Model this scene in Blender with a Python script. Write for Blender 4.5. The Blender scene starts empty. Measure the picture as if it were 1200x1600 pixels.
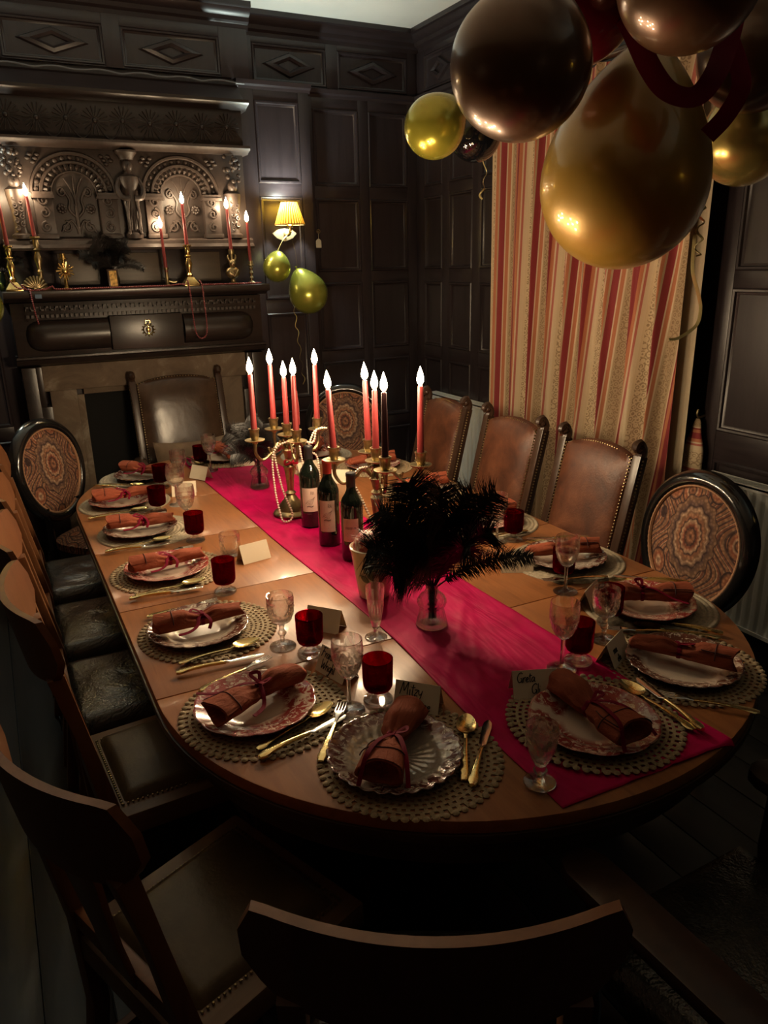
import bpy, math, random
from mathutils import Vector, Matrix, Euler
PI = math.pi
sc = bpy.context.scene
col = sc.collection
rnd = random.Random(7)

# ---------------------------------------------------------------- camera
cam_d = bpy.data.cameras.new('camera'); cam = bpy.data.objects.new('camera', cam_d); col.objects.link(cam)
cam_d.sensor_fit = 'VERTICAL'; cam_d.sensor_height = 36.0; cam_d.lens = 36.0 * 1184.75 / 1600.0
cam_d.clip_start = 0.02; cam_d.clip_end = 60
def _cam():
    p, y, r = math.radians(18.14), math.radians(26.83), math.radians(-1.22)
    fw = Vector((math.sin(y)*math.cos(p), math.cos(y)*math.cos(p), -math.sin(p)))
    rt = Vector((math.cos(y), -math.sin(y), 0)); up = rt.cross(fw)
    r2 = math.cos(r)*rt + math.sin(r)*up; u2 = -math.sin(r)*rt + math.cos(r)*up
    m = Matrix((r2, u2, -fw)).transposed().to_4x4(); m.translation = (0, 0, 1.70)
    return m
cam.matrix_world = _cam(); sc.camera = cam

# ---------------------------------------------------------------- world, exposure
w = bpy.data.worlds.new('night'); sc.world = w; w.use_nodes = True
w.node_tree.nodes['Background'].inputs[0].default_value = (0.012, 0.014, 0.02, 1)
w.node_tree.nodes['Background'].inputs[1].default_value = 0.3
vs = sc.view_settings
vs.view_transform = 'Standard'; vs.look = 'None'; vs.gamma = 1.0; vs.use_curve_mapping = False
vs.exposure = 0.55
CANDLE_W = 3.2          # watts of one candle flame
SCONCE_W = 18.0         # watts of one wall lamp bulb
sc.cycles.use_denoising = True
sc.cycles.max_bounces = 10; sc.cycles.transparent_max_bounces = 24; sc.cycles.transmission_bounces = 10
sc.cycles.caustics_refractive = False; sc.cycles.caustics_reflective = False
sc.cycles.sample_clamp_indirect = 6.0

# ---------------------------------------------------------------- mesh builder
class MB:
    def __init__(s): s.v = []; s.f = []; s.uv = None
    def add(s, vs_, fs):
        n = len(s.v); s.v += [tuple(p) for p in vs_]; s.f += [tuple(i+n for i in q) for q in fs]; return s
    def box(s, x0, x1, y0, y1, z0, z1):
        return s.add([(x0,y0,z0),(x1,y0,z0),(x1,y1,z0),(x0,y1,z0),(x0,y0,z1),(x1,y0,z1),(x1,y1,z1),(x0,y1,z1)],
                     [(0,3,2,1),(4,5,6,7),(0,1,5,4),(1,2,6,5),(2,3,7,6),(3,0,4,7)])
    def grid(s, fn, nu, nv, cu=False, cv=False):
        n = len(s.v); ru = nu if cu else nu+1; rv = nv if cv else nv+1
        for i in range(ru):
            for j in range(rv): s.v.append(tuple(fn(i/nu, j/nv)))
        for i in range(nu):
            for j in range(nv):
                a = i; b = (i+1) % ru if cu else i+1; c = j; d = (j+1) % rv if cv else j+1
                s.f.append((n+a*rv+c, n+b*rv+c, n+b*rv+d, n+a*rv+d))
        return s
    def lathe(s, prof, n=24, c=(0,0,0), rf=None, ax=None):
        # prof: [(r, z)...]; poles where r == 0
        base = len(s.v); rings = []
        for k, (r, z) in enumerate(prof):
            if r <= 1e-7:
                s.v.append((c[0], c[1], c[2]+z)); rings.append([len(s.v)-1])
            else:
                q = []
                for i in range(n):
                    t = 2*PI*i/n; rr = r*(rf(t, k, z) if rf else 1)
                    s.v.append((c[0]+rr*math.cos(t), c[1]+rr*math.sin(t), c[2]+z)); q.append(len(s.v)-1)
                rings.append(q)
        for a, b in zip(rings, rings[1:]):
            if len(a) == 1 and len(b) == 1: continue
            for i in range(n):
                j = (i+1) % n
                if len(a) == 1: s.f.append((a[0], b[j], b[i]))
                elif len(b) == 1: s.f.append((a[i], a[j], b[0]))
                else: s.f.append((a[i], a[j], b[j], b[i]))
        if ax is not None:
            M = Vector((0,0,1)).rotation_difference(Vector(ax)).to_matrix(); o = Vector(c)
            for i in range(base, len(s.v)): s.v[i] = tuple(o + M @ (Vector(s.v[i]) - o))
        return s
    def ball(s, c, r, nu=12, nv=8):
        rx, ry, rz = r if isinstance(r, (tuple, list)) else (r, r, r)
        base = len(s.v)
        prof = [(math.sin(PI*k/nv) if 0 < k < nv else 0, -math.cos(PI*k/nv)) for k in range(nv+1)]
        s.lathe(prof, nu)
        for i in range(base, len(s.v)):
            x, y, z = s.v[i]; s.v[i] = (c[0]+x*rx, c[1]+y*ry, c[2]+z*rz)
        return s
    def tube(s, pts, r, n=8, closed=False, caps=True, flat=1.0, up=None):
        P = [Vector(p) for p in pts]; m = len(P); base = len(s.v)
        R = r if isinstance(r, (list, tuple)) else [r]*m
        nrm = None
        for i, p in enumerate(P):
            a = P[(i-1) % m] if (closed or i > 0) else p
            b = P[(i+1) % m] if (closed or i < m-1) else p
            t = (b-a); t = t.normalized() if t.length > 1e-9 else Vector((0,0,1))
            if nrm is None:
                u0 = Vector(up) if up else (Vector((0,0,1)) if abs(t.z) < 0.9 else Vector((1,0,0)))
                nrm = (u0 - t*u0.dot(t)).normalized()
            else:
                nrm = nrm - t*nrm.dot(t); nrm = nrm.normalized() if nrm.length > 1e-6 else t.orthogonal().normalized()
            bi = t.cross(nrm)
            for k in range(n):
                th = 2*PI*k/n
                s.v.append(tuple(p + nrm*(R[i]*flat*math.cos(th)) + bi*(R[i]*math.sin(th))))
        last = m if closed else m-1
        for i in range(last):
            j = (i+1) % m
            for k in range(n):
                l = (k+1) % n
                s.f.append((base+i*n+k, base+j*n+k, base+j*n+l, base+i*n+l))
        if caps and not closed:
            s.f.append(tuple(base+k for k in range(n))); s.f.append(tuple(base+(m-1)*n+k for k in reversed(range(n))))
        return s
    def prism(s, poly, z0, z1):
        n = len(poly); b = len(s.v)
        s.v += [(x, y, z0) for x, y in poly] + [(x, y, z1) for x, y in poly]
        s.f.append(tuple(b+i for i in reversed(range(n)))); s.f.append(tuple(b+n+i for i in range(n)))
        for i in range(n): s.f.append((b+i, b+(i+1) % n, b+n+(i+1) % n, b+n+i))
        return s
    def xf(s, M, start=0):
        for i in range(start, len(s.v)): s.v[i] = tuple(M @ Vector(s.v[i]))
        return s
    def tr(s, x, y, z, start=0): return s.xf(Matrix.Translation((x, y, z)), start)
    def mesh(s, name, mat, sharp=38, bevel=0):
        me = bpy.data.meshes.new(name); me.from_pydata(s.v, [], s.f); me.update()
        if bevel:
            import bmesh
            bm = bmesh.new(); bm.from_mesh(me)
            eds = [e for e in bm.edges if len(e.link_faces) == 2 and e.calc_face_angle(0) > 0.6]
            bmesh.ops.bevel(bm, geom=eds, offset=bevel, segments=2, affect='EDGES', profile=0.6)
            bm.to_mesh(me); bm.free()
        import bmesh
        bm = bmesh.new(); bm.from_mesh(me); bmesh.ops.recalc_face_normals(bm, faces=bm.faces); bm.to_mesh(me); bm.free()
        me.polygons.foreach_set('use_smooth', [True]*len(me.polygons))
        if sharp < 180: me.set_sharp_from_angle(angle=math.radians(sharp))
        me.materials.append(M_[mat] if isinstance(mat, str) else mat)
        me.update()
        return me

def obj(name, me, parent=None, loc=(0,0,0), rz=0.0, rot=None, scale=None):
    o = bpy.data.objects.new(name, me); col.objects.link(o)
    o.location = loc; o.rotation_euler = rot if rot else (0, 0, rz)
    if scale: o.scale = scale
    if parent is not None: o.parent = parent
    return o
LABELS = set()
def tag(o, label, cat, group=None, kind=None):
    o['label'] = label; o['category'] = cat
    if group: o['group'] = group
    if kind: o['kind'] = kind
    return o
def struct(o): o['kind'] = 'structure'; return o
def place(name, parts, loc, rz, label, cat, group=None, rot=None, scale=None):
    """a thing: an Empty with its parts; parts = [(name, mesh[, [(sub, mesh)...]])]"""
    r = obj(name, None, None, loc, rz, rot, scale); r.empty_display_size = 0.05
    tag(r, label, cat, group)
    for p in parts:
        o = obj(p[0], p[1], r)
        if p[0].endswith('studs') or p[0] in STUFF: o['kind'] = 'stuff'
        if len(p) > 2:
            for q in p[2]:
                k = obj(q[0], q[1], o)
                if q[0] in STUFF: k['kind'] = 'stuff'
    return r
STUFF = {'beads', 'barbs', 'nail_studs', 'dentils', 'greek_key'}
def single(name, me, loc, rz, label, cat, group=None, rot=None, scale=None):
    return tag(obj(name, me, None, loc, rz, rot, scale), label, cat, group)
def cr(pts, k=6, closed=False):
    """Catmull-Rom through pts"""
    P = [Vector(p) for p in pts]; n = len(P); out = []
    rng = range(n) if closed else range(n-1)
    for i in rng:
        p0 = P[(i-1) % n] if (closed or i > 0) else P[i]; p1 = P[i]; p2 = P[(i+1) % n]
        p3 = P[(i+2) % n] if (closed or i < n-2) else p2
        for j in range(k):
            t = j/k
            out.append(0.5*((2*p1)+(p2-p0)*t+(2*p0-5*p1+4*p2-p3)*t*t+(3*p1-p0-3*p2+p3)*t**3))
    if not closed: out.append(P[-1])
    return out
def lerp(a, b, t): return a+(b-a)*t
def interp(tab, x):
    if x <= tab[0][0]: return tab[0][1]
    for (a, p), (b, q) in zip(tab, tab[1:]):
        if x <= b:
            t = (x-a)/(b-a); t = t*t*(3-2*t); return p+(q-p)*t
    return tab[-1][1]

# ---------------------------------------------------------------- materials
M_ = {}
class NT:
    def __init__(s, name):
        s.m = bpy.data.materials.new(name); s.m.use_nodes = True; s.t = s.m.node_tree; s.n = s.t.nodes; s.l = s.t.links
        s.b = s.n['Principled BSDF']; s.o = s.n['Material Output']; M_[name] = s.m
    def nd(s, typ, **kw):
        x = s.n.new(typ)
        for k, v in kw.items():
            if k in ('operation', 'blend_type', 'data_type', 'feature', 'wave_type', 'bands_direction', 'rings_direction', 'noise_dimensions', 'distance', 'use_clamp', 'noise_type', 'wave_profile'): setattr(x, k, v)
        return x
    def link(s, a, b): s.l.new(a, b)
    def set(s, **kw):
        for k, v in kw.items():
            nm = {'base': 'Base Color', 'rough': 'Roughness', 'metal': 'Metallic', 'spec': 'Specular IOR Level', 'coat': 'Coat Weight',
                  'coatr': 'Coat Roughness', 'trans': 'Transmission Weight', 'ior': 'IOR', 'sheen': 'Sheen Weight', 'sheenr': 'Sheen Roughness',
                  'sheent': 'Sheen Tint', 'emis': 'Emission Color', 'emiss': 'Emission Strength', 'alpha': 'Alpha', 'sss': 'Subsurface Weight', 'aniso': 'Anisotropic'}[k]
            i = s.b.inputs[nm]
            i.default_value = (*v, 1) if isinstance(v, tuple) and len(v) == 3 else v
        return s
    def coord(s, out='Object', scale=(1,1,1), rot=(0,0,0)):
        tc = s.n.new('ShaderNodeTexCoord'); mp = s.n.new('ShaderNodeMapping')
        mp.inputs['Scale'].default_value = scale; mp.inputs['Rotation'].default_value = rot
        s.link(tc.outputs[out], mp.inputs['Vector']); return mp.outputs['Vector']
    def noise(s, vec, scale=5, detail=4, rough=0.5, dist=0.0):
        x = s.n.new('ShaderNodeTexNoise'); x.inputs['Scale'].default_value = scale; x.inputs['Detail'].default_value = detail
        x.inputs['Roughness'].default_value = rough; x.inputs['Distortion'].default_value = dist
        s.link(vec, x.inputs['Vector']); return x.outputs['Fac']
    def ramp(s, fac, stops, const=False):
        r = s.n.new('ShaderNodeValToRGB'); e = r.color_ramp.elements
        if const: r.color_ramp.interpolation = 'CONSTANT'
        while len(e) < len(stops): e.new(0.5)
        for el, (p, c) in zip(e, stops): el.position = p; el.color = (*c, 1) if len(c) == 3 else c
        s.link(fac, r.inputs['Fac']); return r.outputs['Color']
    def math(s, op, a, b=None, clamp=False):
        x = s.n.new('ShaderNodeMath'); x.operation = op; x.use_clamp = clamp
        for i, q in enumerate((a, b)):
            if q is None: continue
            if isinstance(q, (int, float)): x.inputs[i].default_value = q
            else: s.link(q, x.inputs[i])
        return x.outputs[0]
    def mix(s, fac, a, b, mode='MIX'):
        x = s.n.new('ShaderNodeMix'); x.data_type = 'RGBA'; x.blend_type = mode
        for i, q in ((0, fac), (6, a), (7, b)):
            if isinstance(q, (int, float)): x.inputs[i].default_value = q
            elif isinstance(q, tuple): x.inputs[i].default_value = (*q, 1)
            else: s.link(q, x.inputs[i])
        return x.outputs[2]
    def bump(s, h, strength=0.3, dist=0.005):
        b = s.n.new('ShaderNodeBump'); b.inputs['Strength'].default_value = strength; b.inputs['Distance'].default_value = dist
        s.link(h, b.inputs['Height']); s.link(b.outputs['Normal'], s.b.inputs['Normal']); return s
    def base(s, c): s.link(c, s.b.inputs['Base Color']); return s
def plain(name, c, rough=0.5, var=0.0, vs=20, bump=0, bs=60, **kw):
    n = NT(name); n.set(base=c, rough=rough, **kw)
    if var or bump:
        v = n.coord()
        if var:
            f = n.noise(v, vs, 3)
            n.base(n.ramp(f, [(0.3, tuple(x*(1-var) for x in c)), (0.7, tuple(min(1, x*(1+var)) for x in c))]))
        if bump: n.bump(n.noise(v, bs, 4), bump, 0.002)
    return n
def wood(name, c1, c2, rough=0.35, scale=(30,30,2.5), bump=0.15, coat=0.0, rot=(0,0,0), spec=0.5):
    n = NT(name); n.set(rough=rough, coat=coat, coatr=0.12, spec=spec)
    v = n.coord('Object', scale, rot); f = n.noise(v, 1.0, 6, 0.6, 0.6)
    big = n.noise(n.coord('Object', (2,2,2)), 1.5, 2)
    c = n.ramp(f, [(0.25, c1), (0.55, c2), (0.8, tuple(x*0.7 for x in c1))])
    n.base(n.mix(n.math('MULTIPLY', big, 0.45), c, c1))
    n.bump(f, bump, 0.002); return n
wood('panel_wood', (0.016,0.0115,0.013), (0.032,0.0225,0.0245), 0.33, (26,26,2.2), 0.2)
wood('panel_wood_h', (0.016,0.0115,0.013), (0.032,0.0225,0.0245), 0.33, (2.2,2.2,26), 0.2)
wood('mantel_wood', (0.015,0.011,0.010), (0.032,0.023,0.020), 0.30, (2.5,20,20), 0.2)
wood('pale_back_wood', (0.06,0.042,0.028), (0.10,0.072,0.048), 0.45, (3,20,20), 0.2)
wood('carved_wood', (0.026,0.018,0.015), (0.054,0.037,0.030), 0.48, (14,14,6), 0.25)
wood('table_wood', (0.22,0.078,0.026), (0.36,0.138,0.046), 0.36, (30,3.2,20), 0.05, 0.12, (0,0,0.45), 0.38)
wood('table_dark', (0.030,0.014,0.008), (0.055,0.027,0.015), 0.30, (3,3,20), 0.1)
wood('floor_wood', (0.022,0.017,0.014), (0.040,0.032,0.026), 0.33, (24,1.6,10), 0.25)
wood('chair_wood', (0.145,0.055,0.022), (0.225,0.090,0.036), 0.36, (20,20,2.0), 0.15)
wood('seat_frame_wood', (0.14,0.080,0.048), (0.22,0.135,0.080), 0.42, (20,3,20), 0.15)
wood('dark_chair_wood', (0.028,0.014,0.009), (0.055,0.028,0.017), 0.30, (20,20,3), 0.15)
plain('black_lacquer', (0.010,0.009,0.009), 0.16, coat=0.4)
plain('plaster_white', (0.80,0.82,0.78), 0.9, 0.04, 3, 0.15, 25)
n = NT('stone'); v = n.coord(); f = n.noise(v, 4.5, 8, 0.65, 1.2)
n.base(n.ramp(f, [(0.3,(0.09,0.062,0.042)), (0.55,(0.17,0.12,0.078)), (0.68,(0.30,0.25,0.19)), (0.8,(0.16,0.11,0.07))])); n.set(rough=0.75); n.bump(f, 0.4, 0.004)
plain('matt_black', (0.006,0.006,0.006), 0.95)
plain('radiator_white', (0.74,0.75,0.70), 0.38)
plain('brass', (0.62,0.44,0.17), 0.26, 0.18, 30, metal=1.0)
plain('brass_old', (0.33,0.26,0.14), 0.38, 0.3, 40, 0.2, 80, metal=1.0)
plain('gold_cutlery', (0.80,0.62,0.28), 0.20, metal=1.0, bump=0.25, bs=160)
plain('steel', (0.78,0.74,0.66), 0.14, metal=1.0)
plain('wax_red', (0.20,0.024,0.024), 0.42)
plain('wax_black', (0.035,0.012,0.014), 0.35)
plain('wick', (0.02,0.015,0.01), 0.9)
n = NT('leather_brown'); v = n.coord(); f = n.noise(v, 9, 6, 0.6, 0.4); g = n.noise(v, 150, 3)
n.base(n.ramp(f, [(0.28,(0.036,0.013,0.008)), (0.5,(0.095,0.032,0.015)), (0.72,(0.165,0.060,0.028))])); n.set(rough=0.43, spec=0.35); n.bump(n.math('ADD', n.math('MULTIPLY', f, 2.0), g), 0.25, 0.003)
n = NT('leather_dark'); v = n.coord(); f = n.noise(v, 7, 5, 0.6, 0.8); g = n.noise(v, 140, 3)
n.base(n.ramp(f, [(0.3,(0.020,0.018,0.014)), (0.6,(0.045,0.039,0.028)), (0.8,(0.070,0.058,0.040))])); n.set(rough=0.23, spec=0.8); n.bump(n.math('ADD', n.math('MULTIPLY', f, 7.0), g), 0.36, 0.005)
n = NT('leather_olive'); v = n.coord(); f = n.noise(v, 14, 5, 0.6); g = n.noise(v, 120, 3)
n.base(n.ramp(f, [(0.3,(0.070,0.046,0.020)), (0.7,(0.115,0.080,0.036))])); n.set(rough=0.42); n.bump(n.math('ADD', f, g), 0.25, 0.002)
n = NT('leather_far'); v = n.coord(); f = n.noise(v, 9, 6, 0.6, 0.4)
n.base(n.ramp(f, [(0.3,(0.040,0.022,0.014)), (0.7,(0.085,0.048,0.030))])); n.set(rough=0.24); n.bump(f, 0.35, 0.006)
plain('cushion_tan', (0.20,0.135,0.085), 0.85, 0.15, 12, 0.3, 120)
def paisley(name, k, zc, flat=False):
    """ogee bands and flower medallions round one large scalloped medallion"""
    n = NT(name); v = n.coord('Object'); sp = n.nd('ShaderNodeSeparateXYZ'); n.link(v, sp.inputs[0])
    X = sp.outputs[0]; Y = sp.outputs[1] if flat else n.math('SUBTRACT', sp.outputs[2], zc)
    sx = lambda a, f: n.math('SINE', n.math('MULTIPLY', a, f))
    ang = n.math('ARCTAN2', Y, X); 
    yy = n.math('SUBTRACT', Y, 0.035)
    r = n.math('SQRT', n.math('ADD', n.math('POWER', n.math('DIVIDE', n.math('ABSOLUTE', X), 0.078), 2.0), n.math('POWER', n.math('DIVIDE', n.math('ABSOLUTE', yy), 0.105), 2.0)))
    r = n.math('MULTIPLY', r, n.math('ADD', 1.0, n.math('MULTIPLY', sx(n.math('ARCTAN2', yy, X), 14.0), 0.045)))
    K = lambda c: tuple(q*k for q in c)
    salmon, tan, mauve, dark, cream, rust = K((0.34,0.155,0.085)), K((0.26,0.150,0.090)), K((0.135,0.080,0.066)), K((0.060,0.034,0.032)), K((0.48,0.31,0.20)), K((0.27,0.090,0.050))
    med = n.ramp(n.math('DIVIDE', r, 1.4), [(0.0,dark),(0.10,salmon),(0.20,dark),(0.27,rust),(0.36,cream),(0.41,dark),(0.46,salmon),(0.56,tan),(0.60,cream),(0.70,dark),(0.74,mauve),(0.90,tan),(0.95,dark)])
    # ogee bands
    u = n.math('ADD', n.math('MULTIPLY', n.math('ABSOLUTE', X), 9.0), n.math('MULTIPLY', sx(Y, 26.0), 0.42))
    band = n.math('FRACT', n.math('MULTIPLY', u, 1.9))
    og = n.ramp(band, [(0.0,mauve),(0.14,dark),(0.18,salmon),(0.34,tan),(0.40,dark),(0.45,cream),(0.52,rust),(0.64,mauve),(0.72,dark),(0.77,salmon),(0.95,tan)])
    mp = n.nd('ShaderNodeMapping'); mp.inputs['Scale'].default_value = (9.5,9.5,7.5); n.link(v, mp.inputs['Vector'])
    vo = n.nd('ShaderNodeTexVoronoi'); vo.inputs['Scale'].default_value = 1.0; vo.inputs['Randomness'].default_value = 0.5; n.link(mp.outputs[0], vo.inputs['Vector'])
    fl = n.ramp(vo.outputs['Distance'], [(0.0,dark),(0.08,salmon),(0.15,dark),(0.20,cream),(0.25,rust),(0.32,salmon),(0.37,dark)])
    bg = n.mix(n.math('LESS_THAN', vo.outputs['Distance'], 0.40), og, fl)
    c = n.mix(n.math('LESS_THAN', r, 1.34), bg, med)
    fine = n.nd('ShaderNodeTexVoronoi'); fine.inputs['Scale'].default_value = 85; n.link(v, fine.inputs['Vector'])
    d = n.ramp(fine.outputs['Distance'], [(0.25,(1,1,1)), (0.6,(0.58,0.55,0.56))])
    n.base(n.mix(1.0, c, d, 'MULTIPLY')); n.set(rough=0.85, spec=0.2); n.bump(n.noise(n.coord(), 400, 2), 0.2, 0.001)
paisley('paisley', 1.15, 0.775); paisley('paisley_seat', 1.0, 0, True)
plain('gimp', (0.42,0.22,0.12), 0.8, 0.2, 200)
n = NT('runner_velvet'); v = n.coord(); f = n.noise(v, 12, 4)
n.base(n.ramp(f, [(0.3,(0.38,0.0004,0.060)), (0.7,(0.53,0.0008,0.092))])); n.set(rough=0.6, spec=0.12, sheen=0.25, sheenr=0.3, sheent=(1.0,0.02,0.16)); n.bump(n.noise(n.coord('Object', (11,2.2,1), (0,0,-0.55)), 1.0, 3, 0.5, 0.6), 0.55, 0.03)
n = NT('napkin_cloth'); v = n.coord(); n.base(n.ramp(n.noise(v, 30, 3), [(0.3,(0.25,0.060,0.030)), (0.7,(0.32,0.084,0.044))])); n.set(rough=0.8, spec=0.15); n.bump(n.noise(n.coord('Object', (1.6,0.6,1)), 42, 4, 0.6, 1.5), 0.6, 0.006)
plain('ribbon_velvet', (0.17,0.004,0.022), 0.7, spec=0.1)
plain('hem_thread', (0.05,0.012,0.012), 0.8)
plain('lace', (0.33,0.245,0.142), 0.8, 0.2, 90, 0.4, 300)
plain('rope', (0.33,0.27,0.185), 0.8, 0.25, 120, 0.4, 300)
def plate_mat(name, ground, ink, dens, r0=0.078, sc_=46, metal=0.0, rough=0.14, bump=0.0):
    n = NT(name); v = n.coord(); sp = n.nd('ShaderNodeSeparateXYZ'); n.link(v, sp.inputs[0])
    r = n.math('SQRT', n.math('ADD', n.math('MULTIPLY', sp.outputs[0], sp.outputs[0]), n.math('MULTIPLY', sp.outputs[1], sp.outputs[1])))
    rim = n.math('MULTIPLY', n.math('SUBTRACT', r, r0), 60.0, True)
    p = n.noise(v, sc_, 5, 0.65, 1.5)
    pat = n.ramp(p, [(dens, (0,0,0)), (dens+0.035, (1,1,1))])
    q = n.ramp(n.noise(v, 19, 2), [(0.36,(0,0,0)), (0.46,(1,1,1))])
    m = n.math('MULTIPLY', n.math('MULTIPLY', pat, rim), q)
    edge = n.math('GREATER_THAN', r, 0.1305)
    m = n.math('MAXIMUM', m, n.math('MULTIPLY', edge, 0.65))
    n.base(n.mix(m, ground, ink)); n.set(rough=rough, coat=0.5, coatr=0.08, metal=metal)
    if bump: n.bump(n.noise(v, 55, 3), bump, 0.004)
plate_mat('plate_red', (0.68,0.53,0.42), (0.30,0.045,0.040), 0.44, 0.058)
plate_mat('plate_brown', (0.62,0.52,0.42), (0.13,0.045,0.03), 0.42, 0.088)
plate_mat('plate_swirl', (0.52,0.45,0.37), (0.13,0.04,0.03), 0.44, 0.09, 40, 0.25, 0.12, 0.5)
plain('card', (0.84,0.74,0.56), 0.7)
plain('ink', (0.012,0.010,0.012), 0.6)
plain('pearl', (0.80,0.66,0.52), 0.25, coat=0.5)
plain('bead_red', (0.22,0.045,0.050), 0.30, coat=0.4)
plain('feather_black', (0.010,0.009,0.009), 0.36, spec=0.28)
def glassy(name, c, tmix, tint, rough=0.0, ior=1.5):
    n = NT(name); n.n.remove(n.b)
    g = n.nd('ShaderNodeBsdfGlass'); g.inputs['Color'].default_value = (*c, 1); g.inputs['IOR'].default_value = ior; g.inputs['Roughness'].default_value = rough
    t = n.nd('ShaderNodeBsdfTransparent'); t.inputs['Color'].default_value = (*tint, 1)
    mx = n.nd('ShaderNodeMixShader'); mx.inputs[0].default_value = tmix
    n.link(g.outputs[0], mx.inputs[1]); n.link(t.outputs[0], mx.inputs[2]); n.link(mx.outputs[0], n.o.inputs['Surface'])
glassy('crystal', (1.0,0.99,0.98), 0.30, (0.985,0.98,0.975))
glassy('ruby', (0.52,0.004,0.055), 0.26, (0.40,0.004,0.04))
plain('bottle_glass', (0.006,0.009,0.006), 0.06, coat=0.6, coatr=0.03)
plain('capsule_red', (0.34,0.025,0.02), 0.35)
plain('capsule_black', (0.015,0.014,0.016), 0.4)
plain('label_paper', (0.66,0.50,0.40), 0.7, 0.06, 30)
plain('label_ink', (0.16,0.09,0.08), 0.7)
plain('pot_ceramic', (0.46,0.40,0.29), 0.25, 0.1, 12, coat=0.4)
plain('pot_leaf', (0.06,0.07,0.03), 0.5)
n = NT('dome_floral'); v = n.coord(); n.base(n.ramp(n.noise(v, 40, 4, 0.6, 1.0), [(0.40,(0.34,0.035,0.04)), (0.52,(0.50,0.13,0.09)), (0.60,(0.70,0.55,0.42))])); n.set(rough=0.3, coat=0.4); n.bump(n.noise(v, 60, 3), 0.4, 0.004)
def balloon(name, c, rough=0.2, metal=0.75):
    n = NT(name); n.set(base=c, rough=rough, metal=metal, coat=0.6, coatr=0.06)
balloon('balloon_gold', (0.34,0.20,0.030), 0.36, 0.28); balloon('balloon_brown', (0.125,0.062,0.030), 0.30, 0.35)
balloon('balloon_yellow', (0.46,0.42,0.05), 0.24, 0.6); balloon('balloon_green', (0.42,0.44,0.07), 0.26, 0.6)
balloon('balloon_black', (0.006,0.006,0.008), 0.06, 0.0); balloon('balloon_maroon', (0.10,0.004,0.012), 0.10, 0.1)
balloon('balloon_pale', (0.46,0.34,0.10), 0.26, 0.7)
plain('curl_ribbon', (0.66,0.54,0.24), 0.25, metal=0.5)
plain('tag_paper', (0.62,0.56,0.42), 0.7); plain('blue_card', (0.10,0.16,0.24), 0.6)
n = NT('flame'); n.n.remove(n.b); e = n.nd('ShaderNodeEmission'); e.inputs['Strength'].default_value = 22
v = n.coord('Generated'); sp = n.nd('ShaderNodeSeparateXYZ'); n.link(v, sp.inputs[0])
n.link(n.ramp(sp.outputs[2], [(0.0,(1.0,0.42,0.12)), (0.25,(1.0,0.80,0.50)), (1.0,(1.0,0.84,0.58))]), e.inputs['Color'])
t = n.nd('ShaderNodeBsdfTransparent'); a = n.nd('ShaderNodeAddShader'); n.link(e.outputs[0], a.inputs[0]); n.link(t.outputs[0], a.inputs[1]); n.link(a.outputs[0], n.o.inputs['Surface'])
n.m.cycles.emission_sampling = 'NONE'
n = NT('lamp_shade'); v = n.coord(); n.n.remove(n.b)
d = n.nd('ShaderNodeBsdfDiffuse'); t = n.nd('ShaderNodeBsdfTranslucent'); mx = n.nd('ShaderNodeMixShader'); mx.inputs[0].default_value = 0.6
sx_ = n.nd('ShaderNodeSeparateXYZ'); n.link(v, sx_.inputs[0])
pl_ = n.math('SINE', n.math('MULTIPLY', n.math('ARCTAN2', n.math('ADD', sx_.outputs[1], 0.11), sx_.outputs[0]), 32.0))
pc_ = n.ramp(n.math('ADD', n.math('MULTIPLY', pl_, 0.5), 0.5), [(0.25,(0.10,0.030,0.002)), (0.75,(0.42,0.22,0.022))])
for q in (d, t): n.link(pc_, q.inputs['Color'])
n.link(d.outputs[0], mx.inputs[1]); n.link(t.outputs[0], mx.inputs[2]); n.link(mx.outputs[0], n.o.inputs['Surface'])
n = NT('bulb'); n.set(base=(1,1,1), emis=(0.90,1.0,0.82), emiss=6.0); n.m.cycles.emission_sampling = 'NONE'
plain('cream_metal', (0.26,0.21,0.12), 0.45)
plain('picture', (0.62,0.34,0.10), 0.35, 0.8, 60, metal=0.4)
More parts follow.
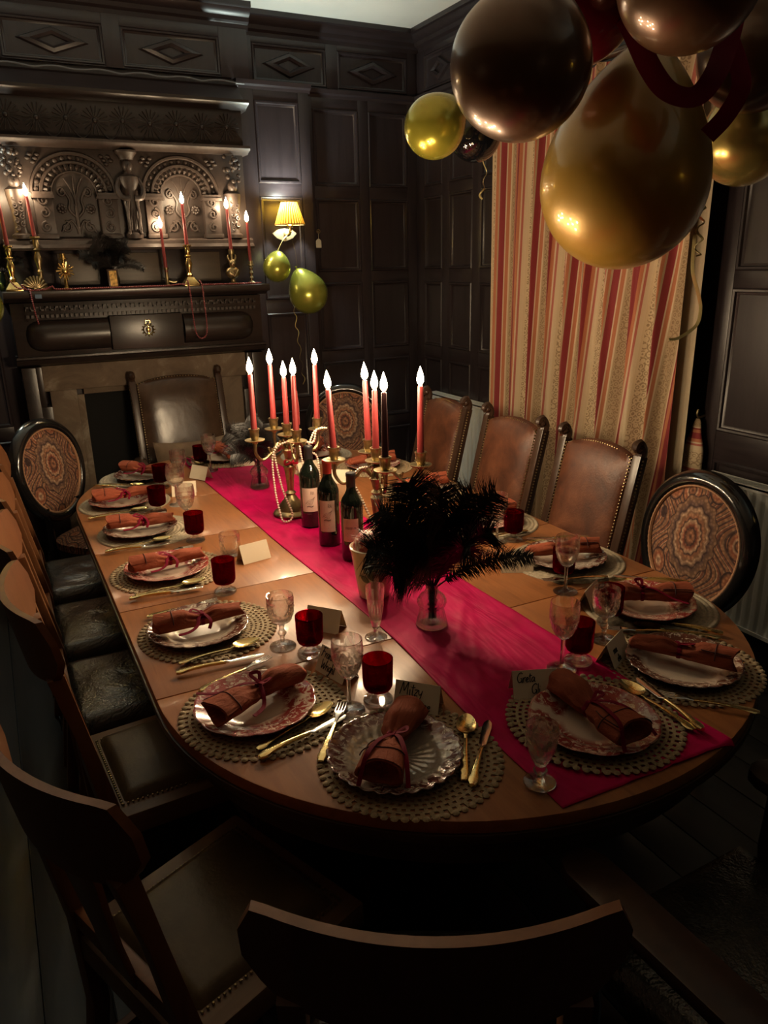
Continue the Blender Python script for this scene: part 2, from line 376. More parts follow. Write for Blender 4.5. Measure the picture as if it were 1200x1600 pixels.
def curtain(name, axis_uv=True):
    n = NT(name); tc = n.nd('ShaderNodeUVMap'); tc.uv_map = 'cloth'; sp = n.nd('ShaderNodeSeparateXYZ'); n.link(tc.outputs[0], sp.inputs[0])
    u = n.math('FRACT', n.math('DIVIDE', sp.outputs[0], 0.40))
    cream = (0.56,0.43,0.27); rust = (0.46,0.16,0.075); dred = (0.24,0.022,0.025); pale = (0.60,0.47,0.31); tan = (0.40,0.28,0.16); rose = (0.42,0.12,0.09)
    c = n.ramp(u, [(0.0,cream),(0.235,pale),(0.25,rose),(0.29,pale),(0.305,rust),(0.345,tan),(0.37,dred),(0.45,pale),(0.465,rust),(0.51,pale),(0.53,tan),(0.70,pale),(0.715,dred),(0.735,rust),(0.775,dred),(0.855,rust),(0.895,pale),(0.915,rose),(0.945,pale)], True)
    vv = n.nd('ShaderNodeTexVoronoi'); vv.inputs['Scale'].default_value = 34; vv.inputs['Randomness'].default_value = 0.35; n.link(tc.outputs[0], vv.inputs['Vector'])
    ring = n.math('FRACT', n.math('MULTIPLY', vv.outputs['Distance'], 3.2))
    damask = n.math('MULTIPLY', n.math('GREATER_THAN', ring, 0.52), n.math('GREATER_THAN', n.noise(tc.outputs[0], 60, 2), 0.42))
    zone = n.math('MAXIMUM', n.math('MULTIPLY', n.math('GREATER_THAN', u, 0.03), n.math('LESS_THAN', u, 0.21)), n.math('MULTIPLY', n.math('GREATER_THAN', u, 0.55), n.math('LESS_THAN', u, 0.685)))
    n.base(n.mix(n.math('MULTIPLY', n.math('MULTIPLY', damask, zone), 0.75), c, (0.22,0.135,0.065))); n.set(rough=0.8, sheen=0.15)
curtain('curtain_cloth')
plain('curtain_lining', (0.42,0.34,0.23), 0.85)
# ================================================================ ROOM
XR, YB, XL, YF, ZC = 2.70, 4.74, -1.35, -1.30, 3.06
flo = struct(obj('floor', MB().box(XL-0.1, XR+0.1, YF-0.1, YB+0.1, -0.12, -0.022).mesh('floor', 'floor_wood')))
x = XL; k = 0
while x < XR:
    wd = 0.152
    me = MB().box(0, min(wd, XR-x)-0.004, YF, YB, -0.022, 0.0).mesh('floorboard', 'floor_wood', bevel=0.0015)
    obj('floorboard', me, flo, (x, 0, rnd.uniform(-0.0008, 0))); x += wd
ceil = struct(obj('ceiling', MB().box(XL-0.1, XR+0.1, YF-0.1, YB+0.1, ZC, ZC+0.1).mesh('ceiling', 'plaster_white')))
def mapb(face): return lambda u, d, z: (u, face-d, z)
def mapr(face): return lambda u, d, z: (face-d, u, z)
def ubox(mb, mp, u0, u1, d0, d1, z0, z1):
    n = len(mb.v); mb.box(u0, u1, d0, d1, z0, z1)
    for i in range(n, len(mb.v)): mb.v[i] = mp(*mb.v[i])
    return mb
def ubar(mp, path, prof, closed=True):
    """sweep a (offset inward, depth) profile round a rectangle path given as u,z corners"""
    mb = MB(); n = len(path); m = len(prof)
    for i in range(n):
        a, b, c = Vector(path[i-1]), Vector(path[i]), Vector(path[(i+1) % n])
        d1 = (b-a).normalized(); d2 = (c-b).normalized()
        n1 = Vector((-d1.y, d1.x)); n2 = Vector((-d2.y, d2.x)); bis = (n1+n2); bis = bis/max(bis.dot(n1), 1e-6)
        for off, dep in prof: q = b + bis*off; mb.v.append(mp(q.x, dep, q.y))
    for i in range(n):
        j = (i+1) % n
        for k in range(m-1): mb.f.append((i*m+k, j*m+k, j*m+k+1, i*m+k+1))
    return mb
MOULD = [(0,0.0),(0,0.020),(0.006,0.026),(0.014,0.024),(0.018,0.014),(0.026,0.010),(0.030,0.002),(0.030,0.0)]
def panelling(wall, mp, u0, u1, z0, z1, cols, rows, t=0.022, diamond=False, mat='panel_wood'):
    for a, b in zip([u0]+[c[1] for c in cols], [c[0] for c in cols]+[u1]):
        if b-a > 0.004: obj('stile', ubox(MB(), mp, a, b, 0, t, z0, z1).mesh('stile', mat, bevel=0.002), wall)
    for c in cols:
        for a, b in zip([z0]+[r[1] for r in rows], [r[0] for r in rows]+[z1]):
            if b-a > 0.004: obj('rail', ubox(MB(), mp, c[0], c[1], 0, t-0.001, a, b).mesh('rail', mat+'_h' if mat == 'panel_wood' else mat, bevel=0.002), wall)
        for r in rows:
            p = obj('panel', ubox(MB(), mp, c[0]+0.004, c[1]-0.004, 0.0, 0.008, r[0]+0.004, r[1]-0.004).mesh('panel', mat), wall)
            path = [(c[0], r[0]), (c[1], r[0]), (c[1], r[1]), (c[0], r[1])]
            obj('moulding', ubar(mp, path, MOULD).mesh('moulding', mat), p)
            if diamond:
                cu, cz = (c[0]+c[1])/2, (r[0]+r[1])/2; hu, hz = min(0.175, (c[1]-c[0])*0.36), (r[1]-r[0])*0.33
                path = [(cu-hu, cz), (cu, cz-hz), (cu+hu, cz), (cu, cz+hz)]
                obj('diamond_moulding', ubar(mp, path, [(0,0.008),(0.006,0.024),(0.022,0.030),(0.034,0.020),(0.036,0.008)]).mesh('diamond', mat), p)
def cornice(mp, u0, u1, prof):
    mb = MB(); m = len(prof)
    for u in (u0, u1):
        for d, z in prof: mb.v.append(mp(u, d, z))
    for k in range(m-1): mb.f.append((k, k+1, m+k+1, m+k))
    mb.f.append(tuple(range(m))); mb.f.append(tuple(m+i for i in reversed(range(m))))
    return mb
CORN = [(0,2.935),(0.020,2.940),(0.024,2.965),(0.045,2.975),(0.050,2.995),(0.075,3.010),(0.085,3.030),(0.10,3.035),(0.10,ZC),(0,ZC)]
CAP = [(0,2.650),(0.020,2.655),(0.028,2.672),(0.045,2.680),(0.050,2.700),(0.0,2.702)]
# ---- back wall
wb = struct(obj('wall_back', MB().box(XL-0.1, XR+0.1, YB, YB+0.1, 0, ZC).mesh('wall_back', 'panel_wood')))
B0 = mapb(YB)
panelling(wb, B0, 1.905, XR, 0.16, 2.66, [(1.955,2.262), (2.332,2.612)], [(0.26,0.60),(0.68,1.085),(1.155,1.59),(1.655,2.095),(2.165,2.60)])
panelling(wb, B0, 1.545, XR, 2.70, 2.945, [(1.60,2.06), (2.135,2.615)], [(2.712,2.915)], diamond=True)
obj('cornice', cornice(B0, 1.54, XR, CORN).mesh('cornice', 'panel_wood_h'), wb)
obj('dado_cap', cornice(B0, 1.905, XR, CAP).mesh('dado_cap', 'panel_wood_h'), wb)
obj('skirting', ubox(MB(), B0, 1.905, XR, 0, 0.03, 0, 0.16).mesh('skirting', 'panel_wood_h', bevel=0.004), wb)
# projecting pier that carries the lamp, and its twin beyond the chimneypiece
for (a, b, cc) in ((1.475, 1.905, (1.566,1.838)), (-0.285, 0.145, (-0.218,0.054))):
    obj('pier', MB().box(a, b, YB-0.08, YB, 0, 2.66).mesh('pier', 'panel_wood', bevel=0.003), wb)
    panelling(wb, mapb(YB-0.08), a, b, 0.16, 2.66, [cc], [(0.26,0.80),(0.88,1.42),(1.50,2.095),(2.165,2.605)])
    obj('dado_cap', cornice(mapb(YB-0.08), a-0.01, b+0.01, CAP).mesh('dado_cap', 'panel_wood_h'), wb)
panelling(wb, B0, XL, -0.285, 0.16, 2.66, [(-1.25,-0.85),(-0.76,-0.36)], [(0.26,0.80),(0.88,1.42),(1.50,2.095),(2.165,2.60)])
obj('dado_cap', cornice(B0, XL, -0.285, CAP).mesh('dado_cap', 'panel_wood_h'), wb)
panelling(wb, B0, XL, 0.08, 2.70, 2.945, [(-1.2,-0.62),(-0.52,0.0)], [(2.712,2.915)], diamond=True)
obj('cornice', cornice(B0, XL, 0.08, CORN).mesh('cornice', 'panel_wood_h'), wb)
# chimney breast
CB = YB-0.10
obj('chimney_breast', MB().box(0.145, 1.475, CB, YB, 0, 2.70).mesh('chimney_breast', 'panel_wood'), wb)
obj('chimney_breast_frieze', MB().box(0.08, 1.545, CB, YB, 2.70, ZC).mesh('chimney_breast', 'panel_wood'), wb)
panelling(wb, mapb(CB), 0.08, 1.545, 2.70, 2.945, [(0.285,0.775),(0.862,1.385)], [(2.705,2.895)], diamond=True)
obj('cornice', cornice(mapb(CB), 0.07, 1.555, CORN).mesh('cornice', 'panel_wood_h'), wb)
# ---- right wall
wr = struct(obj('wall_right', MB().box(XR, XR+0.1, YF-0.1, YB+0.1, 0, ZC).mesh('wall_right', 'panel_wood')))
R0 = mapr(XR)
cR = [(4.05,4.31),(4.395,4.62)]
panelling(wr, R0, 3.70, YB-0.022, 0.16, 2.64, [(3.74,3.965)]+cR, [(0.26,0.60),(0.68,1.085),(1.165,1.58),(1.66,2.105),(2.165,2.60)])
panelling(wr, R0, YF, YB-0.03, 2.70, 2.945, [(-1.2,-0.5),(-0.4,0.3),(0.4,1.1),(1.2,1.9),(2.0,2.7),(2.8,3.45),(3.55,4.18),(4.27,4.62)], [(2.712,2.915)], diamond=True)
panelling(wr, R0, YF, 2.24, 0.16, 2.64, [(-1.2,-0.72),(-0.62,-0.14),(-0.04,0.46),(0.56,1.02),(1.12,1.55),(1.70,2.17)], [(0.26,0.88),(1.00,1.58),(1.645,2.12),(2.19,2.60)])
obj('dado_cap', cornice(R0, YF, YB-0.03, CAP).mesh('dado_cap', 'panel_wood'), wr)
obj('cornice', cornice(R0, YF, YB-0.05, CORN).mesh('cornice', 'panel_wood'), wr)
obj('skirting', ubox(MB(), R0, YF, YB-0.03, 0, 0.03, 0, 0.16).mesh('skirting', 'panel_wood', bevel=0.004), wr)
# window behind the curtain
wi = struct(obj('window_1', ubar(R0, [(2.42,0.95),(3.50,0.95),(3.50,2.35),(2.42,2.35)], [(0,0),(0,0.05),(0.06,0.05),(0.06,0.0)]).mesh('window_frame', 'panel_wood')))
obj('pane', ubox(MB(), R0, 2.48, 3.44, 0.0, 0.01, 1.01, 2.29).mesh('pane', 'matt_black'), wi)  # plain near-black sheet in place of clear glass
# ---- left and front walls (out of view)
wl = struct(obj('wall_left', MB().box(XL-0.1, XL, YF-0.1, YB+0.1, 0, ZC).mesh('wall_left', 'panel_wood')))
Lm = lambda u, d, z: (XL+d, u, z)
panelling(wl, Lm, YF, YB-0.03, 0.16, 2.64, [(YF+0.1+i*0.6, YF+0.6+i*0.6) for i in range(9)], [(0.26,1.05),(1.15,1.9),(2.0,2.58)])
wf = struct(obj('wall_front', MB().box(XL-0.1, XR+0.1, YF-0.1, YF, 0, ZC).mesh('wall_front', 'panel_wood')))
Fm = lambda u, d, z: (u, YF+d, z)
panelling(wf, Fm, XL+0.03, XR-0.03, 0.16, 2.64, [(XL+0.1+i*0.66, XL+0.66+i*0.66) for i in range(6)], [(0.26,1.05),(1.15,1.9),(2.0,2.58)])

# ================================================================ CHIMNEYPIECE
fp = obj('fireplace', None, None, (0.81, CB, 0)); tag(fp, 'dark oak chimneypiece with stone lintel and deep mantel shelf', 'fireplace')
def fb(name, x0, x1, d0, d1, z0, z1, mat='mantel_wood', bevel=0.004, parent=None):
    return obj(name, MB().box(x0-0.81, x1-0.81, -d1, -d0, z0, z1).mesh(name, mat, bevel=bevel), parent or fp)
sh = MB(); pr = [(0.0,1.540),(0.16,1.545),(0.185,1.560),(0.225,1.566),(0.232,1.575),(0.232,1.598),(0.225,1.602),(0.0,1.602)]
for u in (0.105-0.81, 1.515-0.81):
    for d, z in pr: sh.v.append((u, -d, z))
m = len(pr)
for k in range(m): sh.f.append((k, (k+1) % m, m+(k+1) % m, m+k))
sh.f += [tuple(range(m)), tuple(m+i for i in reversed(range(m)))]
obj('mantel_shelf', sh.mesh('mantel_shelf', 'mantel_wood'), fp)
fb('frieze_board', 0.13, 1.49, 0.0, 0.115, 1.245, 1.540)
gk = MB(); dn = MB()
for i in range(52):
    xx = 0.20 + i*0.0243
    if xx > 1.44: break
    zz = 1.498 if i % 2 else 1.512
    gk.box(xx-0.81, xx+0.018-0.81, -0.124, -0.113, zz, zz+0.008); gk.box(xx-0.81, xx+0.005-0.81, -0.124, -0.113, 1.498, 1.520)
    dn.box(xx-0.81, xx+0.014-0.81, -0.128, -0.113, 1.462, 1.478)
obj('greek_key', gk.mesh('greek_key', 'carved_wood'), fp)['kind'] = 'stuff'
obj('dentils', dn.mesh('dentils', 'carved_wood'), fp)['kind'] = 'stuff'
def cushion(x0, x1, flip):
    mb = MB(); R = 0.083; zc = 1.368
    def fn(u, v):
        xx = lerp(x0, x1, u); k = (u if not flip else 1-u)
        e = min(1.0, k/0.22); rr = math.sqrt(max(0.0, 1-(1-e)**2))
        a = PI*v - PI/2
        return (xx-0.81, -0.112-0.062*math.cos(a)*rr, zc+R*math.sin(a)*(0.25+0.75*rr))
    return mb.grid(fn, 24, 14)
obj('cushion_moulding', cushion(0.185, 0.605, False).mesh('cushion', 'mantel_wood'), fp)
obj('cushion_moulding', cushion(1.015, 1.435, True).mesh('cushion', 'mantel_wood'), fp)
fb('centre_block', 0.612, 1.008, 0.10, 0.155, 1.275, 1.458)
mb = MB(); pr = [(0,1.205),(0.10,1.210),(0.125,1.222),(0.135,1.245),(0.150,1.252),(0.150,1.262),(0,1.265)]
for u in (0.12-0.81, 1.50-0.81):
    for d, z in pr: mb.v.append((u, -d, z))
m = len(pr)
for k in range(m-1): mb.f.append((k, k+1, m+k+1, m+k))
mb.f += [tuple(range(m)), tuple(m+i for i in reversed(range(m)))]
obj('bed_moulding', mb.mesh('bed_moulding', 'mantel_wood'), fp)
for s in (0, 1):
    X = lambda q: q if not s else 1.62-q
    a, b = sorted((X(0.135), X(0.205)))
    fb('pilaster', a, b, 0.0, 0.12, 0.0, 1.205)
    a, b = sorted((X(0.205), X(0.262))); fb('architrave', a, b, 0.0, 0.09, 0.0, 0.985)
    a, b = sorted((X(0.205), X(0.235))); fb('architrave_ear', a, b, 0.0, 0.105, 0.985, 1.205)
    a, b = sorted((X(0.262), X(0.402))); fb('stone_jamb', a, b, 0.0, 0.055, 0.0, 1.065, 'stone', 0.006)
    a, b = sorted((X(0.402), X(0.440))); fb('stone_slip', a, b, 0.0, 0.03, 0.0, 1.03, 'stone', 0.004)
fb('stone_lintel', 0.235, 1.385, 0.0, 0.07, 1.065, 1.205, 'stone', 0.008)
fb('stone_slip', 0.440, 1.18, 0.0, 0.03, 1.03, 1.065, 'stone', 0.004)
fb('firebox', 0.440, 1.18, -0.02, 0.004, 0.0, 1.03, 'matt_black', 0)  # flat near-black slab fills the fire opening, no recess modelled
fb('hearth_stone', 0.10, 1.52, 0.0, 0.20, 0.0, 0.02, 'stone', 0.006)
# ---- overmantel (carved)
om = obj('overmantel', None, None, (0.81, CB, 1.602)); tag(om, 'carved dark oak overmantel with two arched panels and fan frieze', 'carved panel')
OZ = 1.602
def ob_(name, x0, x1, d0, d1, z0, z1, mat='carved_wood', bevel=0.003, parent=None):
    return obj(name, MB().box(x0-0.81, x1-0.81, -d1, -d0, z0-OZ, z1-OZ).mesh(name, mat, bevel=bevel), parent or om)
def oc(name, prof, x0, x1, mat='carved_wood'):
    mb = MB(); m = len(prof)
    for u in (x0-0.81, x1-0.81):
        for d, z in prof: mb.v.append((u, -d, z-OZ))
    for k in range(m-1): mb.f.append((k, k+1, m+k+1, m+k))
    mb.f += [tuple(range(m)), tuple(m+i for i in reversed(range(m)))]
    return obj(name, mb.mesh(name, mat), om)
ob_('back_board', 0.16, 1.46, 0.0, 0.05, 1.602, 1.80, 'panel_wood')
for a, b in ((0.40,0.60), (0.70,0.93), (1.08,1.28)): ob_('plain_panel', a, b, 0.05, 0.056, 1.625, 1.785, 'pale_back_wood', 0.002)
oc('base_moulding', [(0,1.80),(0.135,1.80),(0.142,1.812),(0.130,1.822),(0.118,1.830),(0.118,1.848),(0.105,1.858),(0,1.858)], 0.15, 1.47)
ob_('carved_field', 0.16, 1.46, 0.0, 0.060, 1.858, 2.30)
oc('arch_cornice', [(0,2.30),(0.105,2.300),(0.118,2.308),(0.150,2.316),(0.158,2.326),(0.158,2.338),(0,2.342)], 0.145, 1.478)
fz = ob_('fan_frieze', 0.165, 1.455, 0.0, 0.105, 2.340, 2.525, 'mantel_wood')
oc('top_cornice', [(0,2.520),(0.110,2.522),(0.125,2.532),(0.165,2.542),(0.175,2.552),(0.175,2.566),(0,2.575)], 0.14, 1.482, 'mantel_wood')
oc('sloping_top', [(0,2.566),(0.150,2.566),(0.055,2.650),(0.065,2.656),(0.0,2.660)], 0.155, 1.462, 'panel_wood_h')
# fans of the frieze
def fan(R, n, d):
    mb = MB()
    for i in range(n):
        a = 2*PI*i/n; c, s = math.cos(a), math.sin(a)
        pts = [(c*R*0.28, -d-0.001, s*R*0.28), (c*R*0.62, -d-0.004, s*R*0.62), (c*R*0.96, -d-0.003, s*R*0.96)]
        mb.tube(pts, [R*0.04, R*0.07, R*0.09], 6, flat=0.5)
    mb.ball((0,-d-0.002,0), (R*0.2, 0.010, R*0.2), 10, 6)
    return mb.mesh('fan', 'mantel_wood')
fm = fan(0.070, 18, 0.105)
for i in range(9):
    xx = 0.255 + i*0.139; obj('carved_fan', fm, om, (xx-0.81, 0, 2.435-OZ-(0.005 if i % 2 else 0)))
sw = MB()
sw.tube(cr([(-0.07,-0.105,0.05),(-0.045,-0.107,-0.02),(0,-0.108,-0.06),(0.045,-0.107,-0.02),(0.07,-0.105,0.05)], 5), 0.004, 6)
swm = sw.mesh('swag', 'mantel_wood')
for i in range(8): obj('carved_swag', swm, om, (0.3245+i*0.139-0.81, 0, 2.405-OZ))
# arches
def half_ring(R, r, d, c, z):
    return MB().tube([(c-0.81+R*math.cos(PI*i/28), -d, z-OZ+R*0.92*math.sin(PI*i/28)) for i in range(29)], r, 6)
def spiral(cx, cz, r0, turns, d, sgn=1, a0=0.0, k=26, th=0.006):
    pts = []
    for i in range(k+1):
        t = i/k; a = a0 + sgn*2*PI*turns*t; r = r0*(1-0.82*t)
        pts.append((cx+r*math.cos(a), -d, cz+r*math.sin(a)))
    return pts
def carve_tree():
    mb = MB(); d = 0.072
    mb.tube([(0,-d,0.01),(0,-d-0.006,0.12),(0,-d,0.30)], [0.010,0.008,0.003], 6)
    for s in (-1, 1):
        mb.tube(cr([(0,-d,0.02),(s*0.03,-d,0.075),(s*0.065,-d,0.05),(s*0.085,-d,0.02)], 6), 0.006, 6)
        mb.tube(spiral(s*0.062, 0.045, 0.030, 1.2, d, s, PI/2), 0.0055, 6)
        mb.tube(cr([(0,-d,0.09),(s*0.035,-d,0.13),(s*0.03,-d,0.18),(s*0.06,-d,0.235)], 6), 0.007, 6)
        mb.tube(spiral(s*0.062, 0.215, 0.024, 1.3, d, -s, PI/2), 0.006, 6)
        mb.tube(cr([(0,-d,0.17),(s*0.02,-d,0.24),(s*0.045,-d,0.285)], 6), 0.005, 6)
        for i in range(8):
            a = 2*PI*i/8; mb.ball((s*0.072+0.017*math.cos(a), -d, 0.135+0.017*math.sin(a)), (0.009,0.008,0.009), 7, 5)
        mb.ball((s*0.072, -d-0.004, 0.135), 0.009, 8, 6)
    return mb.mesh('carved_tree', 'carved_wood')
tree = carve_tree()
def pil_scroll():
    mb = MB()
    for q in (0.045, 0.115, 0.175):
        mb.tube(spiral(0, q, 0.027, 1.4, 0.108, 1 if q != 0.115 else -1, PI/2), 0.0055, 6)
    return mb.mesh('scroll_carving', 'carved_wood')
scr = pil_scroll()
for c in (0.53, 1.09):
    obj('arch_ring', half_ring(0.208, 0.010, 0.070, c, 2.085).mesh('arch_ring', 'carved_wood'), om)
    obj('arch_ring', half_ring(0.160, 0.010, 0.072, c, 2.085).mesh('arch_ring', 'carved_wood'), om)
    obj('arch_ring', half_ring(0.112, 0.006, 0.066, c, 2.085).mesh('arch_ring', 'carved_wood'), om)
    rays = MB(); lv = MB()
    for i in range(15):
        a = PI*(i+0.5)/15; ca, sa = math.cos(a), math.sin(a)*0.92
        rays.tube([(c-0.81+0.120*ca, -0.066, 2.085-OZ+0.120*sa), (c-0.81+0.135*ca, -0.078, 2.085-OZ+0.135*sa), (c-0.81+0.150*ca, -0.070, 2.085-OZ+0.150*sa)], [0.004,0.010,0.008], 6)
        lv.ball((c-0.81+0.184*ca, -0.064, 2.085-OZ+0.184*sa), (0.013,0.012,0.013), 7, 5)
    for i in range(15):
        pass
    obj('arch_flutes', rays.mesh('arch_flutes', 'carved_wood'), om)['kind'] = 'stuff'
    obj('arch_leaves', lv.mesh('arch_leaves', 'carved_wood'), om)['kind'] = 'stuff'
    for s in (-1, 1):
        a = c + s*0.160
        pb = ob_('arch_pilaster', a-0.046, a+0.046, 0.05, 0.100, 1.872, 2.055)
        obj('capital', MB().box(a-0.054-0.81, a+0.054-0.81, -0.118, -0.05, 2.055-OZ, 2.070-OZ).box(a-0.050-0.81, a+0.050-0.81, -0.110, -0.05, 2.070-OZ, 2.086-OZ).mesh('capital', 'carved_wood'), pb)
        obj('pilaster_base', MB().box(a-0.052-0.81, a+0.052-0.81, -0.116, -0.05, 1.858-OZ, 1.880-OZ).mesh('capital', 'carved_wood', bevel=0.003), pb)
        obj('scroll_carving', scr, om, (a-0.81, 0.004, 1.870-OZ))
    obj('carved_tree', tree, om, (c-0.81, 0.004, 1.872-OZ))
    sp_ = MB()
    for s in (-1, 1):
        for q in range(5): sp_.ball((c-0.81+s*(0.155+0.012*q), -0.066, 2.265-OZ-0.018*(q % 3)), (0.014,0.010,0.010), 7, 5)
    obj('spandrel_leaves', sp_.mesh('spandrel', 'carved_wood'), om)['kind'] = 'stuff'
# carved figures between and beside the arches
def figure():
    mb = MB(); r3 = random.Random(3)
    mb.lathe([(0,0),(0.045,0.0),(0.050,0.02),(0.040,0.03),(0.028,0.05),(0.034,0.12),(0.046,0.19),(0.040,0.235),(0.052,0.285),(0.050,0.310),(0.022,0.325),(0.018,0.335)], 14, (0,-0.085,0))
    mb.ball((0,-0.098,0.362), (0.026,0.028,0.033), 12, 9); mb.ball((0,-0.126,0.360), (0.006,0.008,0.010), 6, 5)
    mb.lathe([(0,0),(0.034,0),(0.042,0.02),(0.056,0.035),(0.056,0.045),(0,0.045)], 12, (0,-0.088,0.393))
    for s in (-1, 1):
        mb.tube(cr([(s*0.046,-0.09,0.300),(s*0.066,-0.105,0.25),(s*0.050,-0.135,0.205),(s*0.012,-0.14,0.20)], 5), [0.014]*16, 7)
        mb.tube(cr([(s*0.02,-0.13,0.19),(s*0.03,-0.128,0.12),(s*0.026,-0.122,0.05),(s*0.034,-0.125,0.02)], 5), 0.008, 6)
    for i in range(5): mb.tube([(-0.028+i*0.014,-0.118,0.19),(-0.034+i*0.017,-0.125,0.04)], 0.0045, 5)
    return mb.mesh('carved_figure', 'carved_wood')
figm = figure()
def herm(seed):
    mb = MB(); r3 = random.Random(seed)
    mb.lathe([(0,0),(0.046,0),(0.048,0.018),(0.034,0.028),(0.030,0.06),(0.036,0.14),(0.046,0.20),(0.050,0.235),(0.03,0.25)], 12, (0,-0.085,0))
    mb.ball((0,-0.102,0.275), (0.028,0.030,0.036), 12, 9); mb.ball((0,-0.132,0.272), (0.006,0.008,0.010), 6, 5)
    for i in range(26):
        a = r3.uniform(0, 2*PI); z = r3.uniform(0.30,0.435); r = r3.uniform(0.02,0.045)
        mb.ball((r*math.cos(a), -0.095-abs(r*math.sin(a))*0.9, z), (r3.uniform(.009,.016),)*3, 7, 5)
    for i in range(10):
        s = 1 if i % 2 else -1; z = 0.05+i*0.018
        mb.tube(spiral(s*0.016, z, 0.014, 1.1, 0.122, s, PI/2, 12), 0.0045, 5)
    return mb.mesh('carved_herm', 'carved_wood')
obj('carved_figure', figm, om, (0, 0, 1.858-OZ))
obj('carved_herm', herm(1), om, (1.375-0.81, 0, 1.858-OZ)); obj('carved_herm', herm(2), om, (0.245-0.81, 0, 1.858-OZ))
# loose cable lying on top of the overmantel
pts = [(0.0+i*0.06, CB-0.065-0.006*math.sin(i*1.7), 2.664+0.010*abs(math.sin(i*0.9))) for i in range(26)]
single('cable', MB().tube(cr(pts, 3), 0.005, 6).mesh('cable', plain('cable_grey', (0.12,0.12,0.13), 0.5).m), (0,0,0), 0, 'thin grey cable lying along the ledge above the overmantel', 'cable')
# ================================================================ RADIATORS, CURTAIN
def radiator(y0, y1, z0, z1, label):
    L = y1-y0; xf = 2.60
    fr = MB()
    def fn(u, v):
        y = lerp(y0+0.012, y1-0.012, u); k = (y-y0)/0.042 % 1.0
        g = 0.0 if k < 0.5 else 0.011*math.sin(PI*(k-0.5)/0.5)
        e = min(1, min(v, 1-v)/0.06)
        return (xf+0.004+g*e, y, lerp(z0+0.012, z1-0.012, v))
    fr.grid(fn, int(L/0.0052), 14)
    rim = MB().box(xf, xf+0.016, y0, y1, z1-0.022, z1-0.004); rim2 = MB().box(xf, xf+0.016, y0, y1, z0, z0+0.016)
    body = MB().box(xf+0.014, xf+0.066, y0+0.006, y1-0.006, z0+0.01, z1-0.02)
    top = MB().box(xf, xf+0.004, y0, y1, z1-0.012, z1).box(xf+0.066, xf+0.070, y0, y1, z1-0.012, z1)
    n = int(L/0.012)
    for i in range(n): top.box(xf+0.004, xf+0.066, y0+L*i/n, y0+L*i/n+0.006, z1-0.004, z1-0.001)
    side = MB().box(xf, xf+0.070, y1, y1+0.008, z0, z1); side2 = MB().box(xf, xf+0.070, y0-0.008, y0, z0, z1)
    brk = MB().box(xf+0.066, XR-0.022, y0+0.12, y0+0.15, z1-0.16, z1-0.10).box(xf+0.066, XR-0.022, y1-0.15, y1-0.12, z1-0.16, z1-0.10)
    brk.tube([(xf+0.035, y1-0.02, z0+0.03), (xf+0.035, y1-0.02, 0.0)], 0.008, 8); brk.tube([(xf+0.035, y0+0.02, z0+0.03), (xf+0.035, y0+0.02, 0.0)], 0.008, 8)
    r = obj('radiator', None, None, (0,0,0)); tag(r, label, 'radiator', 'white panel radiators under the right wall')
    for nm, b in (('front_panel', fr), ('panel_edge', rim), ('panel_edge', rim2), ('back_panel', body), ('top_grille', top), ('side_cover', side), ('side_cover', side2), ('bracket', brk)):
        obj(nm, b.mesh(nm, 'radiator_white'), r)
radiator(1.02, 2.145, 0.215, 0.832, 'white ribbed panel radiator behind the oval chair on the right')
radiator(3.66, 4.44, 0.235, 0.868, 'white ribbed panel radiator in the back corner beside the curtain')

def cloth_uv(me, uvs):
    ul = me.uv_layers.new(name='cloth')
    for lp in me.loops: ul.data[lp.index].uv = uvs[lp.vertex_index]
def drape(y0, y1, z0, z1, xc, amp, name, mat, seed, nu=330, nv=26, full=1.75, du=0.0):
    r4 = random.Random(seed); ph = [r4.uniform(0, 6.28) for _ in range(5)]
    mb = MB(); uv = []; pts = []
    for j in range(nv+1):
        v = j/nv; z = lerp(z0, z1, v); s = 0; prev = None; sp = 1.0+0.05*(1-v)
        for i in range(nu+1):
            u = i/nu
            a = 2*PI*9.5*u + 0.8*math.sin(2*PI*1.7*u+ph[0]) + 0.35*(1-v)*math.sin(2*PI*2.3*u+ph[1])
            fold = math.sin(a) + 0.30*math.sin(2.3*a+ph[2]) + 0.15*math.sin(0.5*a+ph[3]+1.2*v)
            x = xc + amp*fold*(0.75+0.35*(1-v))
            y = lerp(y1, y0, u)*1.0 + amp*0.45*math.cos(a)*0.8 + (u-0.5)*0.03*(1-v)
            p = Vector((x, y))
            if prev is not None: s += (p-prev).length
            prev = p; mb.v.append((x, y, z)); uv.append((s+du, z))
    W = nu+1
    for j in range(nv):
        for i in range(nu): mb.f.append((j*W+i, j*W+i+1, (j+1)*W+i+1, (j+1)*W+i))
    me = mb.mesh(name, mat, 180); cloth_uv(me, uv); return me
cu = obj('curtain', None, None, (0,0,0)); tag(cu, 'floor length red and cream striped damask curtain covering the window', 'curtain')
obj('cloth', drape(2.30, 3.66, 0.10, 2.50, 2.535, 0.030, 'curtain', 'curtain_cloth', 4), cu)
obj('lining', drape(2.235, 3.655, 0.11, 2.49, 2.590, 0.012, 'lining', 'curtain_lining', 5, nu=160), cu)
hd = MB().tube([(2.56,2.10,2.53),(2.56,3.80,2.53)], 0.018, 12).ball((2.56,2.08,2.53), 0.035).ball((2.56,3.82,2.53), 0.035)
obj('curtain_pole', hd.mesh('curtain_pole', 'dark_chair_wood'), cu)
